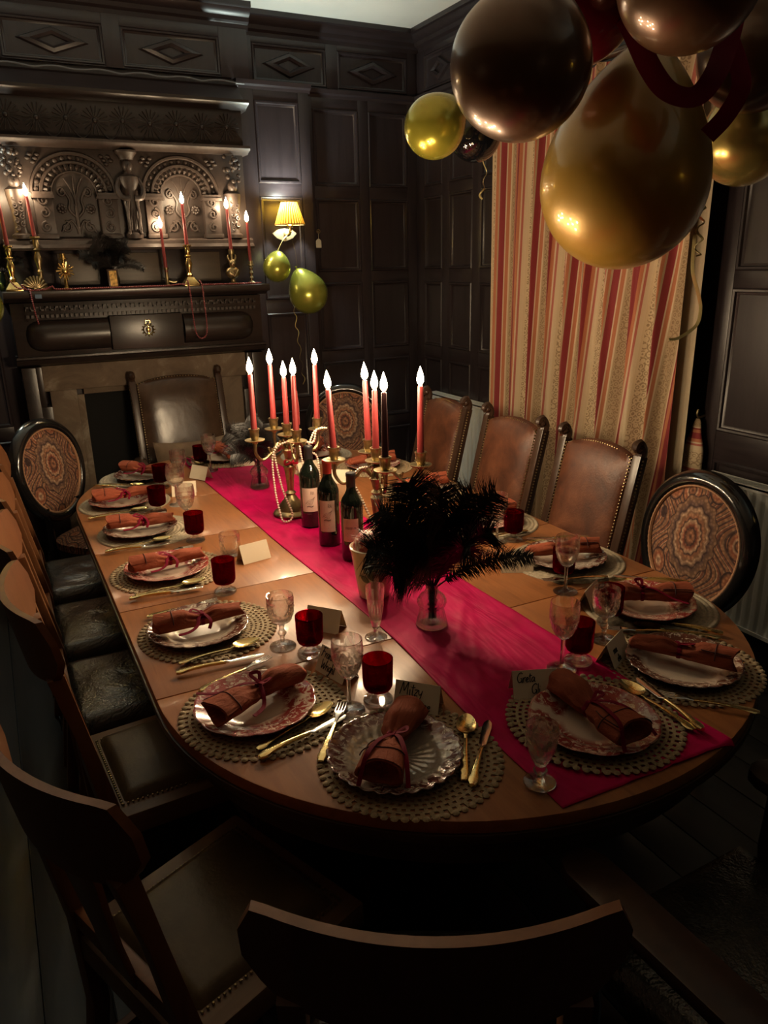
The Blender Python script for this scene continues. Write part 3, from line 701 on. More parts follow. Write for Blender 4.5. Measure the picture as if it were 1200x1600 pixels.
# tie-back hanging on its hook
mb = MB(); uv = []
N = 20; K = 16
for j in range(N+1):
    v = j/N; z = lerp(1.045, 0.70, v); wd = interp([(0,0.010),(0.08,0.022),(0.45,0.054),(0.8,0.062),(1.0,0.040)], v); th = 0.016*math.sin(PI*min(1, v*1.0+0.02))+0.004
    for k in range(K):
        a = 2*PI*k/K; mb.v.append((2.640-th*math.sin(a), 2.235+wd*math.cos(a)+0.02*v, z)); uv.append((0.64+v*0.42, 0.05*math.cos(a)))
for j in range(N):
    for k in range(K): mb.f.append((j*K+k, j*K+(k+1) % K, (j+1)*K+(k+1) % K, (j+1)*K+k))
mb.f.append(tuple(range(K))); mb.f.append(tuple(N*K+k for k in range(K)))
me = mb.mesh('tieback', 'curtain_cloth', 180); cloth_uv(me, uv)
tb = obj('curtain_tieback', None); tag(tb, 'striped fabric curtain tieback hanging from a hook above the radiator', 'tieback')
obj('fabric_band', me, tb); obj('hook', MB().tube(cr([(2.68,2.235,1.055),(2.645,2.235,1.05),(2.63,2.235,1.065),(2.635,2.235,1.085)], 4), 0.005, 6).mesh('hook', 'brass_old'), tb)

# ================================================================ WALL LAMPS
def sconce(x, y, z, label, rz=0.0, watts=None):
    bk = MB().prism([(-0.078,0.0),(-0.05,0.022),(0,0.03),(0.05,0.022),(0.078,0.0),(0.05,-0.028),(0.0,-0.046),(-0.05,-0.028)], 0, 0.014)
    bk.xf(Matrix.Rotation(PI/2, 4, 'X'))
    bk = bk.mesh('back_plate', 'cream_metal', bevel=0.003)
    arm = MB().tube(cr([(0,-0.010,0),(0,-0.06,-0.012),(0,-0.105,0.0),(0,-0.11,0.035)], 6), 0.008, 10).lathe([(0,0.03),(0.02,0.032),(0.022,0.04),(0.012,0.05),(0.012,0.085),(0,0.085)], 14, (0,-0.11,0)).mesh('lamp_arm', 'brass')
    sh = MB(); N = 96
    def fn(u, v):
        a = 2*PI*u; r = lerp(0.088, 0.046, v)*(1+0.022*math.cos(a*32))
        return (r*math.cos(a), -0.11+r*math.sin(a), lerp(0.045, 0.170, v))
    sh.grid(fn, 192, 5, True); sh = sh.mesh('lamp_shade', 'lamp_shade', 180)
    if 'shade_trim' not in M_: plain('shade_trim', (0.30,0.16,0.04), 0.7)
    tr = [('shade_trim', MB().tube([(r*math.cos(2*PI*i/40), -0.11+r*math.sin(2*PI*i/40), zz) for i in range(40)], 0.003, 6, True).mesh('shade_trim', 'shade_trim')) for r, zz in ((0.089,0.045),(0.047,0.170))]
    bu = MB().ball((0,-0.11,0.110), (0.017,0.017,0.024), 12, 8).mesh('bulb', 'bulb')
    r = place('wall_lamp', [('back_plate', bk), ('lamp_arm', arm), ('lamp_shade', sh, tr), ('bulb', bu)], (x,y,z), rz, label, 'lamp', 'wall lamps beside the chimneypiece')
    ld = bpy.data.lights.new('lamp_glow', 'POINT'); ld.energy = watts or SCONCE_W; ld.color = (0.84,1.0,0.92); ld.shadow_soft_size = 0.026
    lo = bpy.data.objects.new('lamp_glow', ld); col.objects.link(lo); lo.parent = r; lo.location = (0,-0.11,0.142)
    return r
sconce(1.705, YB-0.104, 1.885, 'lit wall lamp with pleated yellow shade on the oak panelling')
sconce(-0.085, YB-0.104, 1.885, 'lit wall lamp with pleated yellow shade left of the chimneypiece')
sconce(XR-0.024, 0.30, 1.885, 'dimmed wall lamp with pleated yellow shade on the right wall panelling', -PI/2, 5.0)
# luggage-style tag hanging from the cupboard key
tg = obj('key_tag', None, None, (1.955, YB-0.030, 1.90)); tag(tg, 'small cream paper tag hanging from the cupboard key', 'tag')
obj('paper', MB().prism([(-0.018,-0.052),(0.018,-0.052),(0.018,-0.012),(0.008,0.0),(-0.008,0.0),(-0.018,-0.012)], -0.001, 0.001).xf(Matrix.Rotation(PI/2, 4, 'X')).tr(0,-0.012,-0.045).mesh('paper', 'tag_paper'), tg)
obj('string', MB().tube([(0,-0.012,-0.05),(0.002,-0.012,-0.01),(0,-0.006,0.0)], 0.0015, 5).mesh('string', 'tag_paper'), tg)
obj('key', MB().tube([(0,0.012,0),(0,-0.014,0)], 0.004, 8).tube([(0.011*math.cos(2*PI*i/14), -0.016, 0.011*math.sin(2*PI*i/14)) for i in range(14)], 0.003, 6, True).mesh('key', 'brass_old'), tg)

# ================================================================ DINING TABLE
TX, TA, TB_, Y0, Y1, TZ = 1.0, 0.785, 0.76, 1.60, 3.22, 0.75
def tab_outline(off=0.0, n=40):
    o = []
    for i in range(n+1):
        a = PI + PI*i/n; o.append(((TA+off)*math.cos(a), Y0+(TB_+off)*math.sin(a)))
    for i in range(n+1):
        a = PI*i/n; o.append(((TA+off)*math.cos(a), Y1+(TB_+off)*math.sin(a)))
    return o
table = obj('dining_table', None, None, (TX, 0, 0)); tag(table, 'long polished oak dining table with rounded ends and leaves', 'table')
def end_poly(near):
    a0 = PI if near else 0
    yc, sg = (Y0, 1) if near else (Y1, -1)
    p = [(TA*math.cos(a0+PI*i/48), yc+TB_*math.sin(a0+PI*i/48)) for i in range(49)]
    ys = 1.6125 if near else 3.2075
    return [(-TA, ys)]*0 + p + ([(TA, ys), (-TA, ys)] if near else [(-TA, ys), (TA, ys)])
for near in (True, False):
    obj('end_panel', MB().prism(end_poly(near), TZ-0.028, TZ).mesh('end_panel', 'table_wood', 30, bevel=0.003), table)
for a, b in ((1.6155,2.1425), (2.1455,2.6725), (2.6755,3.2045)):
    obj('leaf', MB().box(-TA, TA, a, b, TZ-0.028, TZ).mesh('leaf', 'table_wood', bevel=0.0015), table)
def ring(off0, off1, z0, z1):
    A = tab_outline(off0); B = tab_outline(off1); n = len(A); mb = MB()
    for P, z in ((A, z1), (A, z0), (B, z0), (B, z1)): mb.v += [(x, y, z) for x, y in P]
    for q in range(4):
        for i in range(n): mb.f.append((q*n+i, q*n+(i+1) % n, ((q+1) % 4)*n+(i+1) % n, ((q+1) % 4)*n+i))
    return mb
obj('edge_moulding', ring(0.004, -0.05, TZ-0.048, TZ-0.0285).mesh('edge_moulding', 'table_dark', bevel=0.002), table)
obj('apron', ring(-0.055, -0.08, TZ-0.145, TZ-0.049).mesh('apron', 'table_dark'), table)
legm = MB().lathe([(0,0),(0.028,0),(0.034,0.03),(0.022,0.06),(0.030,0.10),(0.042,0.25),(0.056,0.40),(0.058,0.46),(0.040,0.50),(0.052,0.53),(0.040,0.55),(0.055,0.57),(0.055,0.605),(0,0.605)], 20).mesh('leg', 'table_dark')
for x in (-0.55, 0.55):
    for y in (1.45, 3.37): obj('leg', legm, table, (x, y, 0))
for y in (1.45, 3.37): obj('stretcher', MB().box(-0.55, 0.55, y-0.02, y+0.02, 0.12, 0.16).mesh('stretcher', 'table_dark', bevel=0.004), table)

# ---- runner
def runner():
    mb = MB(); nu, nv = 60, 330; r5 = random.Random(5)
    cre = [(r5.uniform(0.85,1.2), r5.uniform(0.9,1.9), r5.uniform(-0.5,0.9), r5.uniform(0.010,0.022), r5.uniform(0.001,0.0028)) for _ in range(22)]
    def top(u, v):
        y = lerp(0.872, 3.92, v)
        xl = interp([(0.86,0.795),(1.0,0.80),(1.7,0.835),(2.6,0.812),(3.5,0.795),(3.95,0.79)], y); xr = interp([(0.86,1.235),(1.1,1.222),(1.8,1.205),(2.7,1.21),(3.95,1.20)], y)
        x = lerp(xl, xr, u)
        if v < 0.02: y -= 0.012*(u-0.35)
        z = TZ+0.0022
        k = max(0.0, 1-(y-0.87)/1.0)
        z += 0.0030*max(0, math.sin(x*46+y*9+1.3*math.sin(y*4)))*(0.25+0.75*k)*min(1, 4*u*(1-u)+0.15)
        z += 0.0016*math.sin(y*15+x*11)*0.5+0.0008
        for cx, cy, sl, wd, h in cre:
            dd = (x-cx) - sl*(y-cy)
            if abs(dd) < wd*3 and abs(y-cy) < 0.5: z += h*math.exp(-(dd/wd)**2)*math.exp(-((y-cy)/0.28)**2)
        # the corners that reach past the rounded table edge drop a little
        ex = math.sqrt(max(0.0, 1-((x-TX)/TA)**2))
        edge = Y0-TB_*ex
        if y < edge: z -= (edge-y)*1.2
        return x, y, z
    def fn(u, v):
        return top(u, v)
    mb.grid(fn, nu, nv)
    n = len(mb.v)
    mb.v += [(x, y, z-0.0018) for x, y, z in mb.v[:n]]
    mb.f += [tuple(i+n for i in reversed(f)) for f in mb.f]
    W = nv+1
    bd = [(i*W, (i+1)*W) for i in range(nu)] + [(nu*W+j, nu*W+j+1) for j in range(nv)] + [((i+1)*W+nv, i*W+nv) for i in range(nu)] + [(j+1, j) for j in range(nv)]
    for a, b in bd: mb.f.append((a, b, b+n, a+n))
    return mb.mesh('runner', 'runner_velvet', 180)
single('table_runner', runner(), (0,0,0), 0, 'crimson velvet table runner laid down the length of the table', 'runner')

# ================================================================ CHAIRS
def bar(p0, p1, w, d, name='bar', mat='dark_chair_wood', bev=0.004, w1=None, d1=None):
    """tapered square bar between two points (w along X, d along Y)"""
    w1 = w if w1 is None else w1; d1 = d if d1 is None else d1
    v = []
    for p, a, b in ((p0, w, d), (p1, w1, d1)):
        v += [(p[0]-a/2, p[1]-b/2, p[2]), (p[0]+a/2, p[1]-b/2, p[2]), (p[0]+a/2, p[1]+b/2, p[2]), (p[0]-a/2, p[1]+b/2, p[2])]
    return MB().add(v, [(0,3,2,1),(4,5,6,7),(0,1,5,4),(1,2,6,5),(2,3,7,6),(3,0,4,7)]).mesh(name, mat, bevel=bev)
def pad(w0, w1, d, z0, z1, puff, mat, y0=None, n=22, rr=0.03, dents=None, name='seat'):
    """upholstered seat: back width w0, front width w1"""
    mb = MB(); y0 = -d/2 if y0 is None else y0
    def sq(t): return math.copysign(abs(t)**0.85, t)
    def fn(u, v):
        a = u*2-1; b = v*2-1; wd = lerp(w0, w1, v)/2
        e = max(abs(a), abs(b)); s = 1-max(0, (e-0.86)/0.14)**2*1.0
        z = z1 + puff*(1-a*a)*(1-b*b) - (1-math.sqrt(max(0, s)))*0.035
        if dents: z += dents(a, b)
        return (a*wd, y0+v*d, z)
    mb.grid(fn, n, n); N = n+1
    bot = len(mb.v); ed = [(i, 0) for i in range(n)] + [(n, j) for j in range(n)] + [(n-i, n) for i in range(n)] + [(0, n-j) for j in range(n)]
    for i, j in ed: x, y, z = mb.v[i*N+j]; mb.v.append((x, y, z0))
    m = len(ed)
    for k in range(m):
        i, j = ed[k]; i2, j2 = ed[(k+1) % m]; mb.f.append((i*N+j, i2*N+j2, bot+(k+1) % m, bot+k))
    mb.f.append(tuple(bot+k for k in range(m)))
    return mb.mesh(name, mat, 60)
def studs(pts, r=0.005, mat='brass_old'):
    mb = MB()
    for p in pts: mb.ball(p, r, 6, 4)
    return mb.mesh('nail_studs', mat)
# --- tall leather chair
def rake(z, y0=-0.20): return y0 - 0.16*max(0, (z-0.42))/0.66
def leather_chair(mat, wid=0.44, arms=False, ztop=1.045):
    P = []
    hw = wid/2
    P.append(('seat', pad(wid, wid+0.04, 0.46, 0.40, 0.475, 0.02, mat, -0.22)))
    # backrest: padded, arched top
    zb = 0.60; mb = MB(); n, m = 18, 18
    def fn(front):
        def g(u, v):
            a = u*2-1; arch = 0.030*(1-a*a)**1.0 - 0.012*(abs(a)**6)
            z = lerp(zb, ztop+arch, v); y = rake(z)
            b = v*2-1; e = (1-abs(a)**5)*(1-abs(b)**5)
            return (a*(hw-0.022), y + (0.026*e+0.016 if front else -0.012-0.010*e), z)
        return g
    mb.grid(fn(True), n, m); k = len(mb.v); mb.grid(fn(False), n, m)
    N = m+1
    ed = [(i, 0) for i in range(n)] + [(n, j) for j in range(m)] + [(n-i, m) for i in range(n)] + [(0, m-j) for j in range(m)]
    for q in range(len(ed)):
        i, j = ed[q]; i2, j2 = ed[(q+1) % len(ed)]; mb.f.append((i*N+j, i2*N+j2, k+i2*N+j2, k+i*N+j))
    st = []
    for q in range(34):
        z = lerp(zb+0.01, ztop-0.005, q/33)
        for s in (-1, 1): st.append((s*(hw+0.019), rake(z)+0.006, z)); st.append((s*(hw-0.026), rake(z)+0.020, z))
    for q in range(28):
        a = -1+2*q/27; st.append((a*(hw-0.03), rake(zb)+0.020, zb+0.012)); st.append((a*(hw-0.03), rake(ztop)-0.002+0.012, ztop+0.030*(1-a*a)-0.004))
    P.append(('backrest', mb.mesh('backrest', mat, 60), [('nail_studs', studs(st, 0.0042))]))
    for s in (-1, 1):
        mb = MB(); pts = [(s*hw, -0.22, 0.0), (s*hw, -0.20, 0.42), (s*hw, rake(0.75), 0.75), (s*hw, rake(ztop), ztop+0.01)]
        mb.tube(pts, 0.026, 4, flat=1.0, up=(1,1,0)); P.append(('stile', mb.mesh('stile', 'dark_chair_wood', bevel=0.003),
            [('finial', MB().tube(cr([(s*hw, rake(ztop), ztop+0.005), (s*hw, rake(ztop)-0.004, ztop+0.030), (s*hw, rake(ztop)+0.012, ztop+0.055), (s*hw, rake(ztop)+0.026, ztop+0.045), (s*hw, rake(ztop)+0.020, ztop+0.030)], 5), [0.020]*11+[0.017]*6+[0.012]*4, 8).ball((s*hw, rake(ztop)+0.012, ztop+0.040), (0.021,0.016,0.018), 10, 8).mesh('finial', 'dark_chair_wood'))]))
        P.append(('leg', MB().lathe([(0,0),(0.020,0),(0.026,0.04),(0.018,0.08),(0.028,0.20),(0.020,0.30),(0.028,0.33),(0.028,0.40),(0,0.40)], 14, (s*hw, 0.20, 0)).mesh('leg', 'dark_chair_wood')))
        P.append(('stretcher', bar((s*hw, -0.21, 0.13), (s*hw, 0.20, 0.13), 0.022, 0.03) if False else MB().box(s*hw-0.011, s*hw+0.011, -0.21, 0.20, 0.12, 0.15).mesh('stretcher', 'dark_chair_wood', bevel=0.003)))
        if arms:
            P.append(('arm', MB().tube(cr([(s*(hw+0.03), -0.22, 0.64), (s*(hw+0.05), -0.05, 0.665), (s*(hw+0.055), 0.10, 0.655), (s*(hw+0.05), 0.20, 0.62), (s*(hw+0.045), 0.21, 0.55)], 6), 0.042, 12).mesh('arm', mat)))
            P.append(('arm_post', bar((s*(hw+0.02), 0.17, 0.30), (s*(hw+0.05), 0.19, 0.62), 0.035, 0.035)))
    P.append(('stretcher', MB().box(-hw, hw, 0.185, 0.21, 0.20, 0.25).mesh('stretcher', 'dark_chair_wood', bevel=0.003)))
    return P
LC = leather_chair('leather_brown', 0.385, False, 1.02)
for (x, y, a, lb) in ((1.650,2.105,182,'brown leather highback dining chair nearest the oval chair on the right'),
                      (1.650,2.650,181,'brown leather highback dining chair, middle one of the three on the right'),
                      (1.655,3.235,179,'brown leather highback dining chair before the corner radiator')):
    place('leather_chair', LC, (x, y, 0), math.radians(a-90), lb, 'chair', 'brown leather chairs along the right side')
place('leather_armchair', leather_chair('leather_far', 0.50, True, 1.075), (0.945, 4.175, 0), PI, 'dark leather highback armchair at the far end before the fireplace', 'chair')
def cushion_thing():
    mb = MB()
    def g(sg):
        def fn(u, v):
            a, b = u*2-1, v*2-1; t = ((1-a**4)*(1-b**4))**0.6
            return (a*0.215*(1-0.06*(1-abs(b))), sg*0.055*t, b*0.135*(1-0.08*(1-a*a))+0.01*a*a*b)
        return fn
    mb.grid(g(1), 20, 16).grid(g(-1), 20, 16)
    return mb.mesh('cushion', 'cushion_tan', 180)
single('cushion', cushion_thing(), (0.945, 4.255, 0.635), 0, 'tan cushion propped against the back of the far leather armchair', 'cushion', rot=(-0.22,0,0))
# --- oval-back chair
def oval_chair():
    P = []; zc = 0.775; a_, b_ = 0.205, 0.214
    def egg(t, k=1.0, off=0.0):
        return ((a_*k+off)*math.cos(t)*(1+0.07*math.sin(t)), (b_*k+off)*math.sin(t))
    def pl(x, z, d=0.0):
        zz = zc+z; return (x, -0.235-0.14*(zz-0.5)+d, zz)
    fr = MB(); N = 64
    prof = [(-0.024,0.004),(-0.020,0.022),(-0.004,0.030),(0.014,0.022),(0.026,0.006),(0.026,-0.016),(0.0,-0.026),(-0.022,-0.016)]
    for i in range(N):
        t = 2*PI*i/N
        for off, d in prof: x, z = egg(t, 1.0, off+0.012); fr.v.append(pl(x, z, d))
    m = len(prof)
    for i in range(N):
        for k in range(m): fr.f.append((i*m+k, ((i+1) % N)*m+k, ((i+1) % N)*m+(k+1) % m, i*m+(k+1) % m))
    P.append(('back_frame', fr.mesh('back_frame', 'black_lacquer', 60)))
    def dome(d0, d1, sgn):
        mb = MB(); R = 12
        for j in range(R+1):
            q = j/R
            for i in range(N):
                x, z = egg(2*PI*i/N, max(q, 0.001), -0.004*q); mb.v.append(pl(x, z, sgn*(d0+d1*(1-q*q))))
        for j in range(R):
            for i in range(N): mb.f.append((j*N+i, j*N+(i+1) % N, (j+1)*N+(i+1) % N, (j+1)*N+i))
        return mb
    gm = MB(); G = 150; ptsg = []
    for i in range(G):
        x, z = egg(2*PI*i/G, 1.0, -0.010); ptsg.append(pl(x, z, 0.014))
    gm.tube(ptsg, [0.0065+0.0018*(i % 2) for i in range(G)], 6, True)
    P.append(('back_pad', dome(0.008, 0.020, 1).mesh('back_pad', 'paisley', 180), [('gimp_braid', gm.mesh('gimp_braid', 'gimp'))]))
    P.append(('back_cover', dome(0.010, 0.006, -1).mesh('back_cover', 'paisley', 180)))
    # seat: rounded
    sm = MB(); R = 10; M2 = 48
    def so(t):
        x, y = math.cos(t), math.sin(t); k = (abs(x)**3.2+abs(y)**3.2)**(-1/3.2)
        return (x*k*(0.215+0.02*y*k), y*k*0.215)
    for j in range(R+1):
        q = j/R
        for i in range(M2):
            x, y = so(2*PI*i/M2); sm.v.append((x*max(q, 0.001), y*max(q, 0.001), 0.515-0.030*q**3-0.012*q*q))
    for i in range(M2): x, y = so(2*PI*i/M2); sm.v.append((x*1.0, y*1.0, 0.435))
    for j in range(R+1):
        for i in range(M2): sm.f.append((j*M2+i, j*M2+(i+1) % M2, (j+1)*M2+(i+1) % M2, (j+1)*M2+i))
    P.append(('seat', sm.mesh('seat', 'paisley_seat', 60)))
    rm = MB(); 
    for zz, k in ((0.44,1.02),(0.38,1.02),(0.38,0.9),(0.44,0.9)): rm.v += [(so(2*PI*i/M2)[0]*k, so(2*PI*i/M2)[1]*k, zz) for i in range(M2)]
    for q in range(4):
        for i in range(M2): rm.f.append((q*M2+i, q*M2+(i+1) % M2, ((q+1) % 4)*M2+(i+1) % M2, ((q+1) % 4)*M2+i))
    P.append(('seat_rail', rm.mesh('seat_rail', 'black_lacquer', 40)))
    for s in (-1, 1):
        P.append(('leg', MB().lathe([(0,0),(0.012,0),(0.014,0.03),(0.024,0.30),(0.030,0.36),(0.024,0.37),(0.030,0.39),(0.030,0.44),(0,0.44)], 14, (s*0.185, 0.175, 0)).mesh('leg', 'black_lacquer')))
        P.append(('leg', MB().tube([(s*0.165,-0.26,0.0),(s*0.165,-0.205,0.25),(s*0.160,-0.20,0.42)], [0.014,0.02,0.024], 8).mesh('leg', 'black_lacquer')))
        P.append(('back_post', MB().tube(cr([(s*0.150,-0.205,0.42),(s*0.125,-0.228,0.52),(s*0.115,-0.245,0.615)], 5), 0.020, 8).mesh('back_post', 'black_lacquer')))
    return P
OC = oval_chair()
place('oval_chair', OC, (1.737, 1.680, 0), math.radians(176-90), 'black framed oval chair in paisley fabric, nearest on the right', 'chair', 'oval paisley chairs')
place('oval_chair', OC, (0.375, 3.745, 0), math.radians(-42-90), 'black framed oval chair in paisley fabric left of the fireplace', 'chair', 'oval paisley chairs')
place('oval_chair', OC, (1.705, 3.870, 0), math.radians(-118-90), 'black framed oval chair in paisley fabric at the far right corner', 'chair', 'oval paisley chairs')
# --- oak chair with broad curved crest rail
def oak_chair(seat):
    P = []; hw = 0.18
    def back(z, base=-0.195): return base - 0.175*max(0, z-0.46)
    def crest():
        mb = MB(); n = 22
        def fn(front):
            def g(u, v):
                a = u*2-1; top = 1.012 + 0.004*a*a; bot = 0.835+0.045*(abs(a)**3) if abs(a) < 0.86 else 0.88
                # rounded shoulder ends
                e = max(0, (abs(a)-0.86)/0.14); h = math.sqrt(max(0, 1-e*e)); mid = 0.935
                z = lerp(mid+(bot-mid)*(0.35+0.65*h), mid+(top-mid)*(0.35+0.65*h), v)
                y = back(z) - 0.060*(1-a*a) + 0.016
                return (a*0.230, y+(0.0075 if front else -0.0075), z)
            return g
        mb.grid(fn(True), n, 8); k = len(mb.v); mb.grid(fn(False), n, 8); N = 9
        ed = [(i, 0) for i in range(n)] + [(n, j) for j in range(8)] + [(n-i, 8) for i in range(n)] + [(0, 8-j) for j in range(8)]
        for q in range(len(ed)):
            i, j = ed[q]; i2, j2 = ed[(q+1) % len(ed)]; mb.f.append((i*N+j, i2*N+j2, k+i2*N+j2, k+i*N+j))
        return mb.mesh('crest_rail', 'chair_wood', 50, bevel=0.0)
    P.append(('crest_rail', crest()))
    for s in (-1, 1):
        mb = MB(); pts = [(s*hw*1.02, -0.235, 0.0), (s*hw, -0.195, 0.28), (s*hw, back(0.50), 0.50), (s*hw*0.98, back(0.72), 0.72), (s*hw*0.95, back(0.86)-0.006, 0.865)]
        mb.tube(pts, [0.022,0.025,0.026,0.021,0.026], 4, up=(1,1,0)); P.append(('back_post', mb.mesh('back_post', 'chair_wood', bevel=0.003)))
        P.append(('leg', MB().tube([(s*0.17, 0.165, 0), (s*0.17, 0.165, 0.40)], [0.024, 0.030], 4, up=(1,1,0)).mesh('leg', 'chair_wood', bevel=0.003)))
        P.append(('side_stretcher', MB().box(s*0.18-0.010, s*0.18+0.010, -0.20, 0.165, 0.14, 0.17).mesh('stretcher', 'chair_wood', bevel=0.002)))
    mb = MB(); y = back(0.64)-0.004
    mb.prism([(-0.05,0),(0.05,0),(0.042,0.10),(0.055,0.20),(0.070,0.27),(0.075,0.345),(-0.075,0.345),(-0.070,0.27),(-0.055,0.20),(-0.042,0.10)], -0.006, 0.006)
    mb.xf(Matrix.Translation((0, back(0.50)-0.012, 0.50)) @ Matrix.Rotation(math.atan(0.175), 4, 'X') @ Matrix.Rotation(PI/2, 4, 'X'))
    P.append(('splat', mb.mesh('splat', 'chair_wood', bevel=0.002)))
    P.append(('lower_back_rail', MB().box(-hw, hw, back(0.52)-0.012, back(0.52)+0.012, 0.495, 0.535).mesh('rail', 'chair_wood', bevel=0.003)))
    if seat == 'drop':
        P.append(('seat_frame', MB().prism([(-0.195,-0.215),(0.195,-0.215),(0.205,0.200),(-0.205,0.200)], 0.41, 0.468).mesh('seat_frame', 'seat_frame_wood', bevel=0.004)))
        st = []
        for q in range(30):
            t = q/29
            st += [(lerp(-0.150,0.150,t), -0.172, 0.472), (lerp(-0.165,0.165,t), 0.170, 0.472), (lerp(-0.152,-0.167,t), lerp(-0.17,0.17,t), 0.472), (lerp(0.152,0.167,t), lerp(-0.17,0.17,t), 0.472)]
        P.append(('seat_pad', pad(0.300, 0.328, 0.335, 0.463, 0.490, 0.016, 'leather_olive', -0.17, name='seat_pad'), [('nail_studs', studs(st, 0.0035))]))
    else:
        P.append(('seat_rail', MB().prism([(-0.195,-0.205),(0.195,-0.205),(0.20,0.185),(-0.20,0.185)], 0.34, 0.40).mesh('seat_rail', 'chair_wood', bevel=0.004)))
        dn = lambda a, b: -0.013*math.exp(-((a*a+(b+0.15)**2)/0.16)) + 0.004*math.sin(7*math.hypot(a, b+0.15))
        P.append(('seat', pad(0.415, 0.420, 0.41, 0.385, 0.462, 0.024, 'leather_dark', -0.205, dents=dn)))
    P.append(('front_stretcher', MB().box(-0.17, 0.17, 0.155, 0.175, 0.20, 0.24).mesh('stretcher', 'chair_wood', bevel=0.002)))
    return P
OD, OL = oak_chair('drop'), oak_chair('leather')
place('oak_chair', OL, (0.255, 3.315, 0), math.radians(-90), 'oak chair with glossy black leather seat, farthest along the left side', 'chair', 'oak chairs along the left side')
place('oak_chair', OL, (0.250, 2.790, 0), math.radians(-90), 'oak chair with creased black leather seat, middle of the left side', 'chair', 'oak chairs along the left side')
place('oak_chair', OL, (0.250, 2.285, 0), math.radians(-90), 'oak chair with wrinkled black leather seat beside the studded one', 'chair', 'oak chairs along the left side')
place('oak_chair', OD, (0.272, 1.815, 0), math.radians(4-90), 'oak chair with broad lit crest rail and studded olive seat pad', 'chair', 'oak chairs along the left side')
place('oak_chair', OD, (0.235, 1.228, 0), math.radians(22-90), 'oak chair at the front left corner, turned towards the table', 'chair', 'oak chairs along the left side')
place('oak_chair', OL, (0.482, 0.832, 0), math.radians(61.7-90), 'oak chair seen from behind at the nearest end of the table', 'chair', 'oak chairs at the near end')
# --- carver with broad flat arms at the front right
def carver():
    P = []
    P.append(('seat', pad(0.46, 0.50, 0.46, 0.40, 0.46, 0.02, 'leather_dark', -0.22)))
    for s in (-1, 1):
        poly = [(-0.042,-0.22),(0.042,-0.22),(0.046,0.12),(0.046,0.20),(0.034,0.228),(0.012,0.238),(-0.012,0.238),(-0.034,0.228),(-0.046,0.20),(-0.046,0.12)]
        P.append(('arm', MB().prism([(s*0.262+x, y) for x, y in poly], 0.625, 0.655).mesh('arm', 'dark_chair_wood', bevel=0.006)))
        P.append(('arm_post', MB().lathe([(0,0),(0.020,0),(0.024,0.35),(0.018,0.40),(0.024,0.48),(0.02,0.625),(0,0.625)], 12, (s*0.255, 0.17, 0)).mesh('arm_post', 'dark_chair_wood')))
        P.append(('back_post', MB().tube([(s*0.235,-0.22,0),(s*0.235,-0.22,0.45),(s*0.235,-0.30,0.92)], 0.024, 4, up=(1,1,0)).mesh('back_post', 'dark_chair_wood', bevel=0.003)))
    P.append(('backrest', MB().box(-0.215, 0.215, -0.285, -0.255, 0.56, 0.88).mesh('backrest', 'leather_dark', bevel=0.01)))
    P.append(('crest_rail', MB().box(-0.25, 0.25, -0.315, -0.285, 0.86, 0.93).mesh('crest_rail', 'dark_chair_wood', bevel=0.006)))
    return P
place('carver_chair', carver(), (1.085, 0.640, 0), 0.03, 'dark wooden carver chair with flat arms at the front right', 'chair')
# ================================================================ TABLEWARE PROTOTYPES
def lace_mesh():
    # crocheted doily: a polar net with open cells, scalloped rim
    mb = MB(); N = 120; rs = [0.0, 0.03, 0.06] + [0.075+0.0065*k for k in range(17)]
    R = len(rs); idx = {}
    def vid(j, i):
        i %= N
        if rs[j] == 0: i = 0
        if (j, i) not in idx:
            r = rs[j]; a = 2*PI*i/N
            if j == R-1: r += 0.0045*abs(math.cos(a*15))**0.7 - 0.002
            z = 0.0016+0.0009*((i+j) % 2) if j > 2 else 0.0015
            idx[(j, i)] = len(mb.v); mb.v.append((r*math.cos(a), r*math.sin(a), z))
        return idx[(j, i)]
    for j in range(R-1):
        for i in range(N):
            if j > 2 and j % 2 == 1 and (i+(j//2) % 2) % 2 == 0 and j < R-2: continue
            if j == R-2 and i % 4 == 0: continue
            a, b, c, d = vid(j, i), vid(j, i+1), vid(j+1, i+1), vid(j+1, i)
            mb.f.append((a, c, d) if rs[j] == 0 else (a, b, c, d))
    n = len(mb.v); fs = list(mb.f)
    mb.v += [(x, y, 0.0) for x, y, z in mb.v[:n]]
    cnt = {}
    for f in fs:
        for p, q in zip(f, f[1:]+f[:1]): cnt[(p, q)] = 1
    for (p, q) in list(cnt):
        if (q, p) not in cnt: mb.f.append((q, p, p+n, q+n))
    # raised shells round the rim
    for i in range(60):
        a = 2*PI*i/60; r = 0.1815
        mb.ball((r*math.cos(a), r*math.sin(a), 0.0022), (0.0078,0.0078,0.0030), 7, 4)
    return mb.mesh('lace_mat', 'lace', 50)
def rope_mesh():
    mb = MB(); N = 180; R = 64; RM = 0.188
    def h(r, a):
        k = r/0.0145; fr = k-math.floor(k); row = int(k)
        base = math.sin(PI*fr)**0.6
        tw = 0.72+0.28*math.sin(a*(max(6, int(2*PI*r/0.014)))+(PI if row % 2 else 0)+6*fr)
        return 0.0055*base*tw+0.0006
    for j in range(R+1):
        r = RM*j/R
        for i in range(N):
            a = 2*PI*i/N; mb.v.append((max(r, 1e-5)*math.cos(a), max(r, 1e-5)*math.sin(a), h(r, a) if j < R else 0.0))
    for j in range(R):
        for i in range(N): mb.f.append((j*N+i, j*N+(i+1) % N, (j+1)*N+(i+1) % N, (j+1)*N+i))
    return mb.mesh('rope_mat', 'rope', 180)
